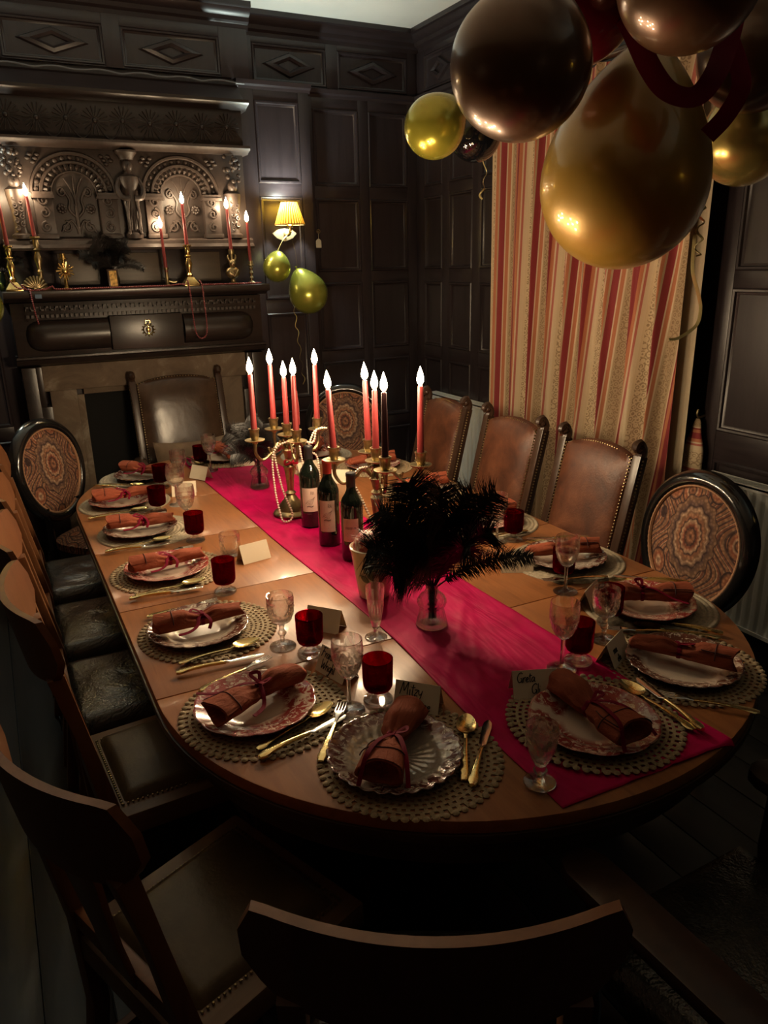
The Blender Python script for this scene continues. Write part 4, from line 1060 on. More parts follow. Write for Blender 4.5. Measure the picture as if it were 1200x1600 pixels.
def plate_mesh(mat, lobes, depth, swirl):
    prof = [(0.0,0.0035),(0.05,0.0035),(0.078,0.004),(0.086,0.0085),(0.092,0.0115),(0.104,0.0145),(0.118,0.0185),(0.1295,0.0225),(0.1335,0.0238),(0.1350,0.0225),(0.1335,0.0205),(0.118,0.0150),(0.095,0.0075),(0.080,0.0),(0.072,-0.0),(0.068,0.0015),(0.0,0.0015)]
    mb = MB(); N = 160
    def rf(t, k, z):
        r = prof[k][0]; e = max(0, (r-0.09)/0.045)
        return 1+e*depth*(abs(math.cos(lobes*t/2))**0.6-0.6)
    mb.lathe(prof, N, rf=rf)
    if swirl:
        out = []
        for x, y, z in mb.v:
            r = math.hypot(x, y); a = math.atan2(y, x); e = max(0, min(1, (r-0.03)/0.05))
            out.append((x, y, z+e*0.0011*math.sin(26*a+r*160)))
        mb.v = out
    return mb.mesh('plate', mat, 60)
def napkin_mesh(kind, seed):
    """rolled cloth lying along +Y, tied with a ribbon near its middle"""
    r6 = random.Random(seed); mb = MB(); N = 44; S = 44; L = 0.236
    ph = [r6.uniform(0, 6.28) for _ in range(6)]
    tie = 0.06 if kind == 'roll' else (0.02 if kind == 'bow' else 0.10)
    if kind == 'roll': Wt = [(-1,0.031),(-0.5,0.030),(tie-0.22,0.026),(tie,0.0175),(tie+0.2,0.024),(0.55,0.026),(1,0.022)]; Ht = [(-1,0.024),(-0.4,0.024),(tie,0.0155),(0.4,0.021),(1,0.017)]
    elif kind == 'bow': Wt = [(-1,0.046),(-0.6,0.043),(tie-0.25,0.026),(tie,0.0155),(tie+0.22,0.028),(0.6,0.039),(1,0.040)]; Ht = [(-1,0.027),(-0.5,0.026),(tie,0.0165),(0.5,0.027),(1,0.024)]
    else: Wt = [(-1,0.042),(-0.6,0.036),(tie-0.25,0.025),(tie,0.016),(tie+0.22,0.026),(0.6,0.035),(1,0.038)]; Ht = [(-1,0.024),(-0.5,0.024),(tie,0.016),(0.5,0.024),(1,0.020)]
    def ringpt(s, t, k=1.0):
        wd = interp(Wt, s)*k; hh = interp(Ht, s)*k
        pin = math.exp(-((s-tie)/0.30)**2)
        m = 1 + 0.16*pin*math.sin(7*t+ph[0]) + 0.07*pin*math.sin(11*t+ph[1]) + 0.05*math.sin(3*t+ph[2]+2*s) + 0.035*math.sin(5*t-4*s+ph[3])
        x = wd*m*math.cos(t); z0 = interp(Ht, s)
        z = max(0.0006, z0*0.96 + hh*m*math.sin(t))
        return (x+0.006*math.sin(2.2*s+ph[4]), s*L/2 + (0.006*math.sin(2*t+ph[5])*max(0, abs(s)-0.6)/0.4), z)
    sect = []
    for i in range(S+1):
        s = -1+2*i/S; sect.append([ringpt(s, 2*PI*k/N) for k in range(N)])
    inner = []
    for kk, ds in ((0.86, 0.0), (0.80, 0.10), (0.62, 0.22)):
        inner.append([ringpt(-1+ds, 2*PI*k/N, kk) for k in range(N)])
    rows = list(reversed(inner)) + sect
    for R in rows: mb.v += R
    for i in range(len(rows)-1):
        for k in range(N): mb.f.append((i*N+k, i*N+(k+1) % N, (i+1)*N+(k+1) % N, (i+1)*N+k))
    mb.f.append(tuple(range(N)))
    e0 = (len(rows)-1)*N; base = len(mb.v)
    for kk in (0.85, 0.7): mb.v += [(p[0], p[1]-0.012*(1-kk)*4, p[2]) for p in [ringpt(1.0, 2*PI*k/N, kk) for k in range(N)]]
    for q in range(2):
        a = e0 if q == 0 else base
        b = base if q == 0 else base+N
        for k in range(N): mb.f.append((a+k, a+(k+1) % N, b+(k+1) % N, b+k))
    mb.f.append(tuple(base+N+k for k in range(N)))
    # folded flap lying over the roll
    fl = MB()
    def flap(u, v):
        s = lerp(-0.98, -0.28, u); t = lerp(0.35, 2.5, v); x, y, z = ringpt(s, t, 1.05); return (x, y-0.002, z+0.0016)
    mb.grid(flap, 14, 14)
    cloth = mb.mesh('cloth', 'napkin_cloth', 180)
    hem = MB(); hem.tube([Vector(ringpt(-0.62, lerp(0.1, PI-0.05, q/20), 1.085))+Vector((0,0,0.0012)) for q in range(21)], 0.0013, 5)
    hem.tube([Vector(ringpt(lerp(-0.95, -0.35, q/12), 2.35, 1.085))+Vector((0,0,0.001)) for q in range(13)], 0.0012, 5)
    hem = hem.mesh('hem', 'hem_thread')
    rb = MB(); rr = []
    for k in range(40):
        p = Vector(ringpt(tie, 2*PI*k/40, 1.10)); rr.append(p + Vector((0, 0, 0.0004)))
    rb.tube(rr, 0.0055, 6, True, flat=0.30)
    ty = tie*L/2; top = ringpt(tie, PI/2, 1.0)[2]+0.004
    def tail(pts, w): rb.tube(cr(pts, 6), w, 6, flat=0.22, up=(0,0,1))
    if kind == 'roll':
        tail([(0.0,ty,top),(0.022,ty-0.012,top-0.006),(0.046,ty-0.022,0.016),(0.060,ty-0.045,0.010),(0.066,ty-0.075,0.010)], 0.0052)
        tail([(0.0,ty,top),(0.020,ty+0.010,top-0.004),(0.040,ty+0.016,0.018),(0.052,ty+0.008,0.004)], 0.0052)
        tail([(0,ty,top),(-0.012,ty-0.020,top+0.008),(0.004,ty-0.030,top+0.006),(0.008,ty-0.006,top)], 0.0045)
    elif kind == 'bow':
        tail([(0,ty,top),(-0.010,ty-0.030,top+0.014),(-0.022,ty-0.070,top+0.024),(-0.030,ty-0.112,top+0.020),(-0.036,ty-0.132,0.020),(-0.038,ty-0.140,0.008)], 0.0052)
        tail([(0,ty,top),(0.018,ty-0.030,top+0.012),(0.036,ty-0.070,top+0.010),(0.048,ty-0.105,top-0.006),(0.054,ty-0.128,0.010)], 0.0052)
        tail([(0,ty,top),(0.020,ty+0.012,top+0.010),(0.024,ty-0.004,top+0.012),(0,ty,top+0.002)], 0.0045)
    else:
        tail([(0,ty,top),(-0.020,ty-0.030,top+0.004),(-0.050,ty-0.075,0.026),(-0.085,ty-0.110,0.028)], 0.0052)
        tail([(0,ty,top),(0.024,ty-0.010,0.026),(0.048,ty-0.030,0.010),(0.066,ty-0.070,0.014)], 0.0052)
        tail([(0,ty,top),(-0.018,ty+0.014,top+0.014),(-0.026,ty-0.004,top+0.014),(0,ty,top+0.002)], 0.0048)
        tail([(0,ty,top),(0.018,ty+0.016,top+0.012),(0.026,ty-0.002,top+0.012),(0,ty,top+0.002)], 0.0048)
    rib = rb.mesh('ribbon', 'ribbon_velvet', 60)
    return [('cloth', cloth, [('hem', hem)]), ('ribbon', rib)]
def loft(rows, n=10):
    mb = MB(); m = len(rows)
    for (y, z, w_, t_) in rows:
        for k in range(n):
            a = 2*PI*k/n; mb.v.append((w_*math.copysign(abs(math.cos(a))**0.7, math.cos(a)), y, z+t_*math.copysign(abs(math.sin(a))**0.8, math.sin(a))))
    for i in range(m-1):
        for k in range(n): mb.f.append((i*n+k, i*n+(k+1) % n, (i+1)*n+(k+1) % n, (i+1)*n+k))
    mb.f.append(tuple(range(n))); mb.f.append(tuple((m-1)*n+k for k in reversed(range(n))))
    return mb
def handle(L0, L1, wide, t=0.0022, z0=0.004):
    H = []
    for i in range(15):
        q = i/14; y = lerp(L0, L1, q)
        w_ = interp([(0,wide*0.55),(0.06,wide),(0.14,wide*1.02),(0.22,wide*0.78),(0.35,wide*0.62),(0.7,wide*0.42),(1,wide*0.36)], q)
        H.append((y, z0+0.006*math.sin(PI*q)*0.6, w_, t))
    return loft(H)
hs = handle(-0.105, 0.030, 0.0105).mesh('handle', 'gold_cutlery')
bw = MB()
def bowl(sg):
    def fn(u, v):
        a = 2*PI*u; r = v; y = 0.072+0.036*r*math.sin(a)*(1+0.10*math.sin(a)); x = 0.021*r*math.cos(a)*(1+0.12*math.sin(a)*-1)
        z = 0.010-0.0075*(1-r*r)+sg
        return (x, y, z)
    return fn
bw.grid(bowl(0.0010), 28, 8, True).grid(bowl(-0.0006), 28, 8, True)
bw.add([], []); bw2 = loft([(0.028,0.0045,0.0038,0.0018),(0.036,0.0070,0.0042,0.0016),(0.044,0.0086,0.007,0.0010)])
bw.add(bw2.v, bw2.f); SPOON = [('handle', hs), ('bowl', bw.mesh('bowl', 'gold_cutlery', 60))]
fk = loft([(0.028,0.0045,0.0038,0.0018),(0.045,0.0075,0.0055,0.0014),(0.056,0.0085,0.0105,0.0012),(0.068,0.0078,0.0115,0.0012)])
for i in range(4):
    x0 = -0.0095+i*0.00633
    q = loft([(0.066,0.0080,0.0020,0.0011),(0.085,0.0068,0.0019,0.0010),(0.103,0.0085,0.0012,0.0008)], 6); q.tr(x0, 0, 0); fk.add(q.v, q.f)
FORK = [('handle', hs), ('tines', fk.mesh('tines', 'steel', 60))]
hk = handle(-0.112, 0.010, 0.0105, 0.0045, 0.005).mesh('handle', 'gold_cutlery')
kb = loft([(0.008,0.0075,0.0035,0.0030),(0.014,0.0070,0.0065,0.0022),(0.020,0.0060,0.0080,0.0008),(0.080,0.0058,0.0100,0.0006),(0.098,0.0058,0.0085,0.0006),(0.108,0.0058,0.0030,0.0005)], 8)
KNIFE = [('handle', hk), ('blade', kb.mesh('blade', 'steel', 60))]
# ---- glasses
def glass(prof, cut=None, n=64, mat='crystal', name='glass'):
    rf = None
    if cut:
        z0, z1, na, nz, amp = cut
        def rf(t, k, z):
            if k >= out or z < z0 or z > z1: return 1
            q = (z-z0)/(z1-z0); e = min(1, 6*q, 6*(1-q))
            return 1 - amp*e*abs(math.sin(na*t/2+PI*nz*q))*abs(math.sin(na*t/2-PI*nz*q))**0.5 - amp*0.5*e*abs(math.sin(na*t))
    out = prof[1]
    return MB().lathe(prof[0], n, rf=rf).mesh(name, mat, 50)
def subdiv(pts, k=3):
    o = []
    for (a, b), (c, d) in zip(pts, pts[1:]):
        for i in range(k): o.append((lerp(a, c, i/k), lerp(b, d, i/k)))
    o.append(pts[-1]); return o
def bowl_prof(outer, inner): o = subdiv(outer, 5); return (o + inner, len(o))
foot = lambda r, t=0.003: [(0,0.0),(r*0.96,0.0),(r,0.0015),(r*0.98,t),(r*0.35,t+0.003),(0.0055,t+0.010)]
def stemmed(fr, sh, outer, inner, stem_r=0.0045, knop=None, cut=None, name='wine_glass'):
    st = [(stem_r, sh*0.55)]
    if knop: st = [(stem_r, knop-0.010), (stem_r*1.9, knop), (stem_r, knop+0.010)]
    lower = foot(fr)+st
    up, k = bowl_prof(outer, inner)
    lo = MB().lathe(lower+[(stem_r*1.15, sh-0.004), (stem_r*1.6, sh), (0, sh)], 32).mesh('stem', 'crystal', 50)
    b = glass((up, k), cut, name='bowl')
    return [('stem', lo), ('bowl', b)]
# tall cut wine glass, hatched goblet, plain wine glass, stubby goblet, flute, tumbler
WINE = stemmed(0.036, 0.082, [(0.0,0.081),(0.010,0.083),(0.022,0.094),(0.031,0.112),(0.0355,0.135),(0.0355,0.155),(0.0340,0.178)], [(0.0325,0.178),(0.0340,0.155),(0.0340,0.135),(0.029,0.114),(0.020,0.098),(0.0,0.092)], cut=(0.086,0.135,14,2,0.10))
GOB = stemmed(0.035, 0.066, [(0.0,0.065),(0.012,0.067),(0.026,0.076),(0.0345,0.095),(0.0365,0.115),(0.0360,0.135),(0.0345,0.147)], [(0.0325,0.147),(0.0340,0.135),(0.0345,0.115),(0.032,0.097),(0.024,0.082),(0.0,0.076)], 0.0065, 0.040, (0.070,0.137,16,3,0.09))
PLAIN = stemmed(0.036, 0.080, [(0.0,0.079),(0.012,0.082),(0.028,0.094),(0.037,0.115),(0.039,0.135),(0.037,0.160),(0.033,0.175)], [(0.0318,0.175),(0.0358,0.160),(0.0378,0.135),(0.0355,0.116),(0.026,0.098),(0.0,0.088)])
STUB = stemmed(0.031, 0.042, [(0.0,0.041),(0.012,0.043),(0.020,0.056),(0.027,0.075),(0.0310,0.095),(0.0315,0.112),(0.0300,0.126)], [(0.0282,0.126),(0.0295,0.112),(0.029,0.095),(0.025,0.077),(0.018,0.062),(0.0,0.052)], 0.0075, 0.028, (0.046,0.118,14,3,0.11))
FLUTE = stemmed(0.030, 0.030, [(0.0,0.029),(0.010,0.031),(0.0165,0.055),(0.0215,0.090),(0.0245,0.125),(0.0250,0.150)], [(0.0236,0.150),(0.0230,0.125),(0.0200,0.090),(0.0145,0.058),(0.0,0.045)], 0.006, None, (0.036,0.135,16,1,0.07), 'flute')
tp, tk = bowl_prof([(0.0,0.0),(0.026,0.0),(0.031,0.004),(0.035,0.020),(0.0365,0.045),(0.0360,0.070),(0.0345,0.082)], [(0.0325,0.082),(0.0340,0.070),(0.0345,0.045),(0.032,0.022),(0.024,0.012),(0.0,0.012)])
TUMB = [('bowl', glass((tp, tk), (0.006,0.070,16,3,0.08), name='tumbler'))]
rp, rk = bowl_prof([(0.0,0.030),(0.022,0.030),(0.030,0.034),(0.0335,0.042),(0.0345,0.060),(0.0350,0.090),(0.0355,0.108)], [(0.0338,0.108),(0.0332,0.090),(0.0326,0.060),(0.031,0.045),(0.024,0.038),(0.0,0.036)])
RED = [('bowl', glass((rp, rk), None, mat='ruby', name='ruby_bowl')), ('foot', MB().lathe([(0,0),(0.033,0),(0.0345,0.003),(0.033,0.007),(0.016,0.010),(0.010,0.016),(0.0105,0.026),(0.014,0.0298),(0,0.0298)], 32).mesh('foot', 'crystal', 50))]

# ---- handwriting
GL = {'F': ([[(.05,0),(.12,.55),(.18,1)],[(-.02,.95),(.3,1.02),(.6,1.0)],[(.05,.55),(.25,.58),(.42,.56)]], .55),
 'W': ([[(0,.95),(.10,.45),(.16,.02),(.30,.45),(.36,.65),(.42,.30),(.48,.02),(.64,.55),(.70,1.0)]], .75),
 'M': ([[(0,0),(.06,.5),(.12,.98),(.24,.55),(.32,.30),(.44,.70),(.54,1.0),(.58,.45),(.62,.02)]], .75),
 'G': ([[(.52,.86),(.36,1.0),(.10,.80),(.02,.40),(.16,.04),(.40,.08),(.50,.34),(.34,.40)],[(.50,.34),(.54,-.05)]], .62),
 'r': ([[(0,.5),(.04,.25),(.05,0)],[(.05,.28),(.14,.48),(.26,.50)]], .28),
 'a': ([[(.30,.46),(.14,.50),(.02,.26),(.10,.02),(.26,.18),(.31,.46),(.32,.12),(.40,.02)]], .42),
 'n': ([[(0,.48),(.03,.2),(.04,0)],[(.04,.24),(.14,.48),(.24,.44),(.26,.18),(.30,.0),(.36,.04)]], .38),
 'k': ([[(0,1),(.02,.5),(.04,0)],[(.28,.50),(.08,.26),(.20,.14),(.32,0)]], .34),
 'l': ([[(.02,1.0),(.03,.5),(.06,.06),(.14,.02)]], .17),
 'i': ([[(.02,.46),(.04,.2),(.06,.02),(.12,.03)],[(.04,.68),(.06,.70)]], .16),
 'g': ([[(.28,.46),(.12,.50),(.02,.26),(.12,.06),(.26,.20),(.29,.46),(.28,-.05),(.18,-.42),(.02,-.30)]], .36),
 'h': ([[(0,1),(.03,.5),(.04,0)],[(.04,.24),(.14,.46),(.24,.42),(.27,.16),(.30,0)]], .34),
 't': ([[(.08,.86),(.09,.4),(.12,.05),(.20,.03)],[(-.04,.62),(.12,.64),(.26,.66)]], .26),
 'z': ([[(0,.46),(.16,.50),(.28,.47),(.14,.25),(.02,.02),(.16,.04),(.30,.02)]], .34),
 'y': ([[(0,.48),(.04,.22),(.14,.12),(.26,.30),(.28,.48),(.24,.02),(.12,-.36),(-.02,-.30)]], .34),
 'o': ([[(.18,.48),(.04,.34),(.06,.08),(.20,.03),(.30,.22),(.26,.44),(.16,.47)]], .36),
 'e': ([[(.03,.22),(.16,.26),(.26,.36),(.18,.48),(.05,.38),(.02,.18),(.12,.02),(.30,.08)]], .34),
 'R': ([[(0,0),(.02,1)],[(.02,1),(.32,.95),(.34,.65),(.04,.52)],[(.10,.52),(.38,0)]], .5), 'A': ([[(0,0),(.22,1.0),(.42,0)],[(.10,.36),(.34,.36)]], .54)}
def write(text, size, x0, y0, fn, r=0.0007, slant=0.06, mb=None):
    mb = mb or MB(); x = x0
    for ch in text:
        if ch == ' ': x += 0.3*size; continue
        strokes, w_ = GL[ch]
        for s in strokes:
            pts = cr([(px+slant*py, py, 0) for px, py in s], 4) if len(s) > 2 else [Vector((s[0][0]+slant*s[0][1], s[0][1], 0)), Vector((s[1][0]+slant*s[1][1], s[1][1], 0))]
            mb.tube([fn(x+p.x*size, y0+p.y*size) for p in pts], r, 5)
        x += w_*size
    return mb
def card_parts(lines=None, w=0.104, h=0.066, scribble=0):
    th = math.radians(66); t = 0.0006
    def face(sg):
        def fn(u, v): return (u, sg*(-v*math.cos(th)), h*math.sin(th)-v*math.sin(th))
        return fn
    mb = MB()
    for sg in (1, -1):
        f = face(sg); a = [f(-w/2, 0), f(w/2, 0), f(w/2, h), f(-w/2, h)]
        nrm = Vector((0, -sg*math.sin(th), math.cos(th)))
        b = [tuple(Vector(p)-nrm*t) for p in a]
        mb.add(a+b, [(0,1,2,3),(7,6,5,4),(0,4,5,1),(1,5,6,2),(2,6,7,3),(3,7,4,0)])
    P = [('folded_card', mb.mesh('card', 'card', 20))]
    nrm = Vector((0, -math.sin(th), math.cos(th))); f = face(1)
    put = lambda x, y: Vector(f(x, h-y)) + nrm*0.0006
    if lines:
        g = MB()
        for tx, sz, x, y in lines: write(tx, sz, x, y, put, 0.0011, 0.12, g)
        P.append(('handwriting', g.mesh('handwriting', 'ink')))
    return P
CARD = card_parts()
CARDF = card_parts([('Franklin', 0.0235, -0.044, 0.039), ('Wright', 0.0245, -0.036, 0.011)])
CARDM = card_parts([('Mitzy', 0.0280, -0.040, 0.036), ('Malone', 0.0245, -0.026, 0.007)])
CARDG = card_parts([('Greta', 0.0220, -0.042, 0.039), ('Gli', 0.0220, -0.010, 0.013)])
CARDR = card_parts([('ran', 0.0200, -0.030, 0.032), ('etn', 0.0200, -0.022, 0.009)])

# ================================================================ PLACE SETTINGS
LACE, ROPE = lace_mesh(), rope_mesh()
PL = {'red': plate_mesh('plate_red', 12, 0.035, False), 'brown': plate_mesh('plate_brown', 24, 0.03, False), 'swirl': plate_mesh('plate_swirl', 28, 0.05, True)}
NK = {'roll': napkin_mesh('roll', 1), 'roll2': napkin_mesh('roll', 4), 'bow': napkin_mesh('bow', 2), 'flare': napkin_mesh('flare', 3)}
PD = {'red': 'cream plate with red transfer print', 'brown': 'cream plate with brown floral rim', 'swirl': 'lustrous plate with swirled embossed rim'}
S = [ # mat xy, plate xy, facing, mat, plate, napkin, z lift, where
 ((0.624,1.140),(0.594,1.150),52,'lace','swirl','bow',0,'at the nearest setting, front centre'),
 ((0.420,1.450),(0.404,1.458),18,'lace','red','flare',0,'at the front left corner setting'),
 ((0.414,1.905),(0.388,1.903),1,'lace','brown','roll',0,'at the first setting up the left side'),
 ((0.412,2.390),(0.405,2.388),-1,'lace','red','roll',0,'at the second setting up the left side'),
 ((0.430,2.835),(0.402,2.836),-2,'rope','brown','roll2',0,'at the third setting up the left side'),
 ((0.412,3.262),(0.402,3.252),-4,'rope','red','roll',0,'at the fourth setting up the left side'),
 ((0.545,3.640),(0.560,3.630),-40,'rope','swirl','roll2',0,'at the far left corner setting'),
 ((1.010,3.770),(0.998,3.775),-88,'lace','brown','flare',0.004,'at the far end setting, before the fireplace'),
 ((1.440,3.620),(1.432,3.615),-125,'rope','red','roll',0,'at the far right corner setting'),
 ((1.590,3.235),(1.582,3.240),176,'lace','red','roll2',0,'at the farthest setting down the right side'),
 ((1.590,2.750),(1.584,2.752),178,'lace','brown','roll',0,'at the right side setting hidden by the feathers'),
 ((1.590,2.262),(1.580,2.268),174,'rope','red','flare',0,'before the middle leather chair'),
 ((1.592,1.812),(1.580,1.812),158,'rope','swirl','roll',0,'before the nearest leather chair'),
 ((1.560,1.420),(1.548,1.420),142,'rope','red','flare',0,'before the nearest oval chair'),
 ((1.384,1.140),(1.378,1.132),128,'lace','brown','roll2',0,'at the front right corner setting'),
 ((1.030,1.058),(1.012,1.040),86,'lace','red','bow',0.0070,'on the front end of the runner'),
]
for i, (mp_, pp, ang, mt, pt, nk, dz, where) in enumerate(S):
    a = math.radians(ang-90); fx, fy = math.cos(math.radians(ang)), math.sin(math.radians(ang)); rx, ry = fy, -fx
    z = TZ+0.0006+dz
    single('placemat', LACE if mt == 'lace' else ROPE, (mp_[0], mp_[1], z), a+0.3*i, ('round crocheted lace mat ' if mt == 'lace' else 'round braided rope mat ')+where, 'placemat', 'round placemats')
    zp = z+(0.0034 if mt == 'lace' else 0.0058)
    single('dinner_plate', PL[pt], (pp[0], pp[1], zp), a+0.7*i, PD[pt]+' '+where, 'plate', 'dinner plates')
    place('napkin', NK[nk], (pp[0]+0.004*fx, pp[1]+0.004*fy, zp+0.0235 if nk != 'bow' else zp+0.0215), a+(0.05 if i % 2 else -0.05), 'rust napkin tied with red ribbon '+where, 'napkin', 'napkins tied with ribbon')
    def beside(rt, fw): return (pp[0]+rx*rt+fx*fw, pp[1]+ry*rt+fy*fw)
    sp_, kn, fo = beside(0.158, -0.022), beside(0.192, -0.036), beside(-0.166, 0.02)
    if i == 0: sp_, kn, fo = (0.735,1.108), (0.756,1.082), (0.520,1.292)
    if i == 1: sp_, kn, fo = (0.455,1.345), (0.462,1.303), (0.410,1.625)
    if i == 2: sp_, kn, fo = (0.402,1.752), (0.392,1.690), (0.382,2.062)
    if i == 15: sp_, kn, fo = (1.178,1.025), (1.208,1.022), None
    if i == 14: sp_, kn, fo = (1.500,1.262), (1.532,1.288), (1.292,0.985)
    ex = lambda x, y: (1 if (x-mp_[0])**2+(y-mp_[1])**2 < 0.185**2 else 0)
    for nm, pts, q, da, lb in (('spoon', SPOON, sp_, 0.06, 'gold handled dessert spoon '), ('knife', KNIFE, kn, -0.08, 'table knife with patterned gold handle '), ('fork', FORK, fo, 0.03, 'table fork with gold handle ')):
        if q is None: continue
        if i >= 8 and i <= 10 and nm != 'knife': continue
        zc = z + (0.0048 if mt == 'lace' else 0.0066)
        place(nm, pts, (q[0], q[1], zc), a+da, lb+where, nm, 'gold handled '+nm+'s')
G = 'cut crystal glasses on the table'; GR = 'ruby red goblets on the table'
def gl(kind, x, y, label, dz=0, rz=0.0):
    nm, P = {'w': ('wine_glass', WINE), 'g': ('wine_goblet', GOB), 'p': ('wine_glass', PLAIN), 's': ('wine_goblet', STUB), 'f': ('champagne_flute', FLUTE), 't': ('glass_tumbler', TUMB), 'r': ('red_goblet', RED)}[kind]
    place(nm, P, (x, y, TZ+0.0004+dz), rz, label, 'glass', GR if kind == 'r' else G)
gl('w', 0.589, 1.357, 'tall cut crystal wine glass behind the front left corner napkin')
gl('r', 0.664, 1.362, 'ruby red goblet behind the nearest setting')
gl('g', 0.562, 1.715, 'hatched crystal goblet with knopped stem, beside the lace mat on the left')
gl('r', 0.612, 1.645, 'ruby red goblet beside the knopped crystal goblet')
gl('r', 0.528, 2.135, 'ruby red goblet at the second setting up the left side')
gl('t', 0.631, 2.430, 'cut crystal tumbler near the second setting up the left side')
gl('r', 0.561, 2.640, 'ruby red goblet at the third setting up the left side')
gl('w', 0.566, 2.770, 'tall crystal wine glass behind the third ruby goblet on the left')
gl('r', 0.512, 3.060, 'ruby red goblet at the fourth setting up the left side')
gl('p', 0.605, 3.120, 'plain crystal wine glass at the fourth setting up the left side')
gl('r', 0.600, 3.420, 'ruby red goblet at the far left corner setting')
gl('w', 0.672, 3.360, 'tall crystal wine glass at the far left corner setting')
gl('r', 0.850, 3.690, 'ruby red goblet at the far end setting', 0.004)
gl('w', 0.872, 3.590, 'tall crystal wine glass at the far end setting', 0.004)
gl('w', 1.405, 3.330, 'tall crystal wine glass behind the wine bottles')
gl('r', 1.320, 3.420, 'ruby red goblet behind the wine bottles')
gl('g', 1.428, 2.420, 'crystal goblet behind the large feather vase')
gl('w', 1.500, 2.080, 'tall crystal wine glass before the middle leather chair')
gl('r', 1.560, 2.065, 'ruby red goblet before the middle leather chair')
gl('w', 1.425, 1.622, 'tall crystal wine glass before the nearest leather chair')
gl('r', 1.474, 1.690, 'ruby red goblet before the nearest leather chair')
gl('g', 1.312, 1.335, 'hatched crystal goblet before the nearest oval chair')
gl('r', 1.392, 1.400, 'ruby red goblet before the nearest oval chair')
gl('w', 1.112, 1.262, 'tall crystal wine glass standing on the runner behind the front card', 0.0062)
gl('r', 1.172, 1.272, 'ruby red goblet standing on the runner edge at the front right', 0.0062)
gl('s', 0.800, 0.950, 'short stubby crystal goblet on the front edge of the runner', 0.0062)
gl('f', 0.798, 1.640, 'slender crystal champagne flute beside the ceramic pot')
CG = 'folded place cards'
for (x, y, ang, pts, dz, lb) in (
  (0.630,1.520,16,CARDF,0,'folded cream place card with two-line name at the front left corner'),
  (0.732,1.296,44,CARDM,0,'folded cream place card with two-line name behind the nearest plate'),
  (0.985,1.208,68,CARDG,0.0062,'folded cream place card with name on the front of the runner'),
  (1.262,1.248,116,CARDR,0,'folded cream place card with scribbled name at the front right corner'),
  (1.428,1.518,120,CARD,0,'blank folded card between crystal goblets at the oval chair'),
  (1.402,1.835,62,CARD,0,'blank folded card under the drooping feather tip'),
  (0.702,1.760,40,CARD,0,'blank folded card behind the knopped crystal goblet'),
  (0.690,2.355,100,CARD,0,'blank folded card beside the cut crystal tumbler'),
  (0.795,3.480,30,CARD,0.003,'blank folded card on the far left edge of the runner'),
  (0.665,3.255,72,CARD,0,'blank folded card behind the plain wine glass'),
  (1.045,3.610,80,CARD,0.004,'blank folded card before the far end plate'),
  (1.330,3.085,55,CARD,0,'blank folded card behind the black capped bottle'),
  (1.262,3.300,95,CARD,0,'blank folded card behind the first candelabra')):
    place('place_card', pts, (x, y, TZ+0.0006+dz), math.radians(ang-90), lb, 'card', CG)
# ================================================================ CENTREPIECES
CS = 'candles on the mantel shelf'
FLAME = MB().lathe([(0,0),(0.0062,0.004),(0.0108,0.013),(0.0118,0.021),(0.0096,0.034),(0.0052,0.047),(0.0018,0.057),(0,0.062)], 14).mesh('flame', 'flame', 180)
def candle_meshes(h, r0=0.0118, r1=0.0085, mat='wax_red'):
    b = MB().lathe([(0,0),(r0,0.0),(r0,0.01),(r1,h-0.004),(r1*0.85,h),(r1*0.4,h-0.002),(0,h-0.003)], 20).mesh('wax', mat)
    w_ = MB().tube([(0,0,h-0.004),(0.0005,0,h+0.010)], 0.0011, 5).mesh('wick', 'wick')
    return b, w_
def candle(x, y, z, h, label, group, tilt=(0,0), mat='wax_red', watts=None, r0=0.0118, drip=False):
    watts = watts or (0.45 if group == CS else 1.0)
    b, w_ = candle_meshes(h, r0, r0*0.74, mat)
    r = obj('candle', None, None, (x,y,z), rot=(tilt[1], tilt[0], 0)); tag(r, label, 'candle', group)
    obj('wax', b, r); obj('wick', w_, r); f = obj('flame', FLAME, r, (0,0,h+0.001)); f.visible_shadow = True
    if drip: obj('wax_drip', MB().tube(cr([(r0*0.9,0,h*0.75),(r0*1.15,0,h*0.5),(r0*1.1,0,h*0.2)], 5), [0.0015]*4+[0.0025]*4+[0.003]*3, 6).mesh('wax_drip', mat), r)
    ld = bpy.data.lights.new('candle_light', 'POINT'); ld.energy = CANDLE_W*watts; ld.color = (1.0,0.74,0.45); ld.shadow_soft_size = 0.010
    lo = bpy.data.objects.new('candle_light', ld); col.objects.link(lo); lo.parent = r; lo.location = (0,0,h+0.022)
    return r
CUP = [(0,0.0),(0.010,0.0),(0.012,0.008),(0.036,0.012),(0.038,0.016),(0.034,0.0165),(0.012,0.014),(0.014,0.022),(0.0175,0.030),(0.0165,0.040),(0.0185,0.050),(0.0205,0.054),(0.0205,0.058),(0.0150,0.058),(0.0135,0.030),(0,0.028)]
cupm = MB().lathe(CUP, 24).mesh('candle_cup', 'brass_old')
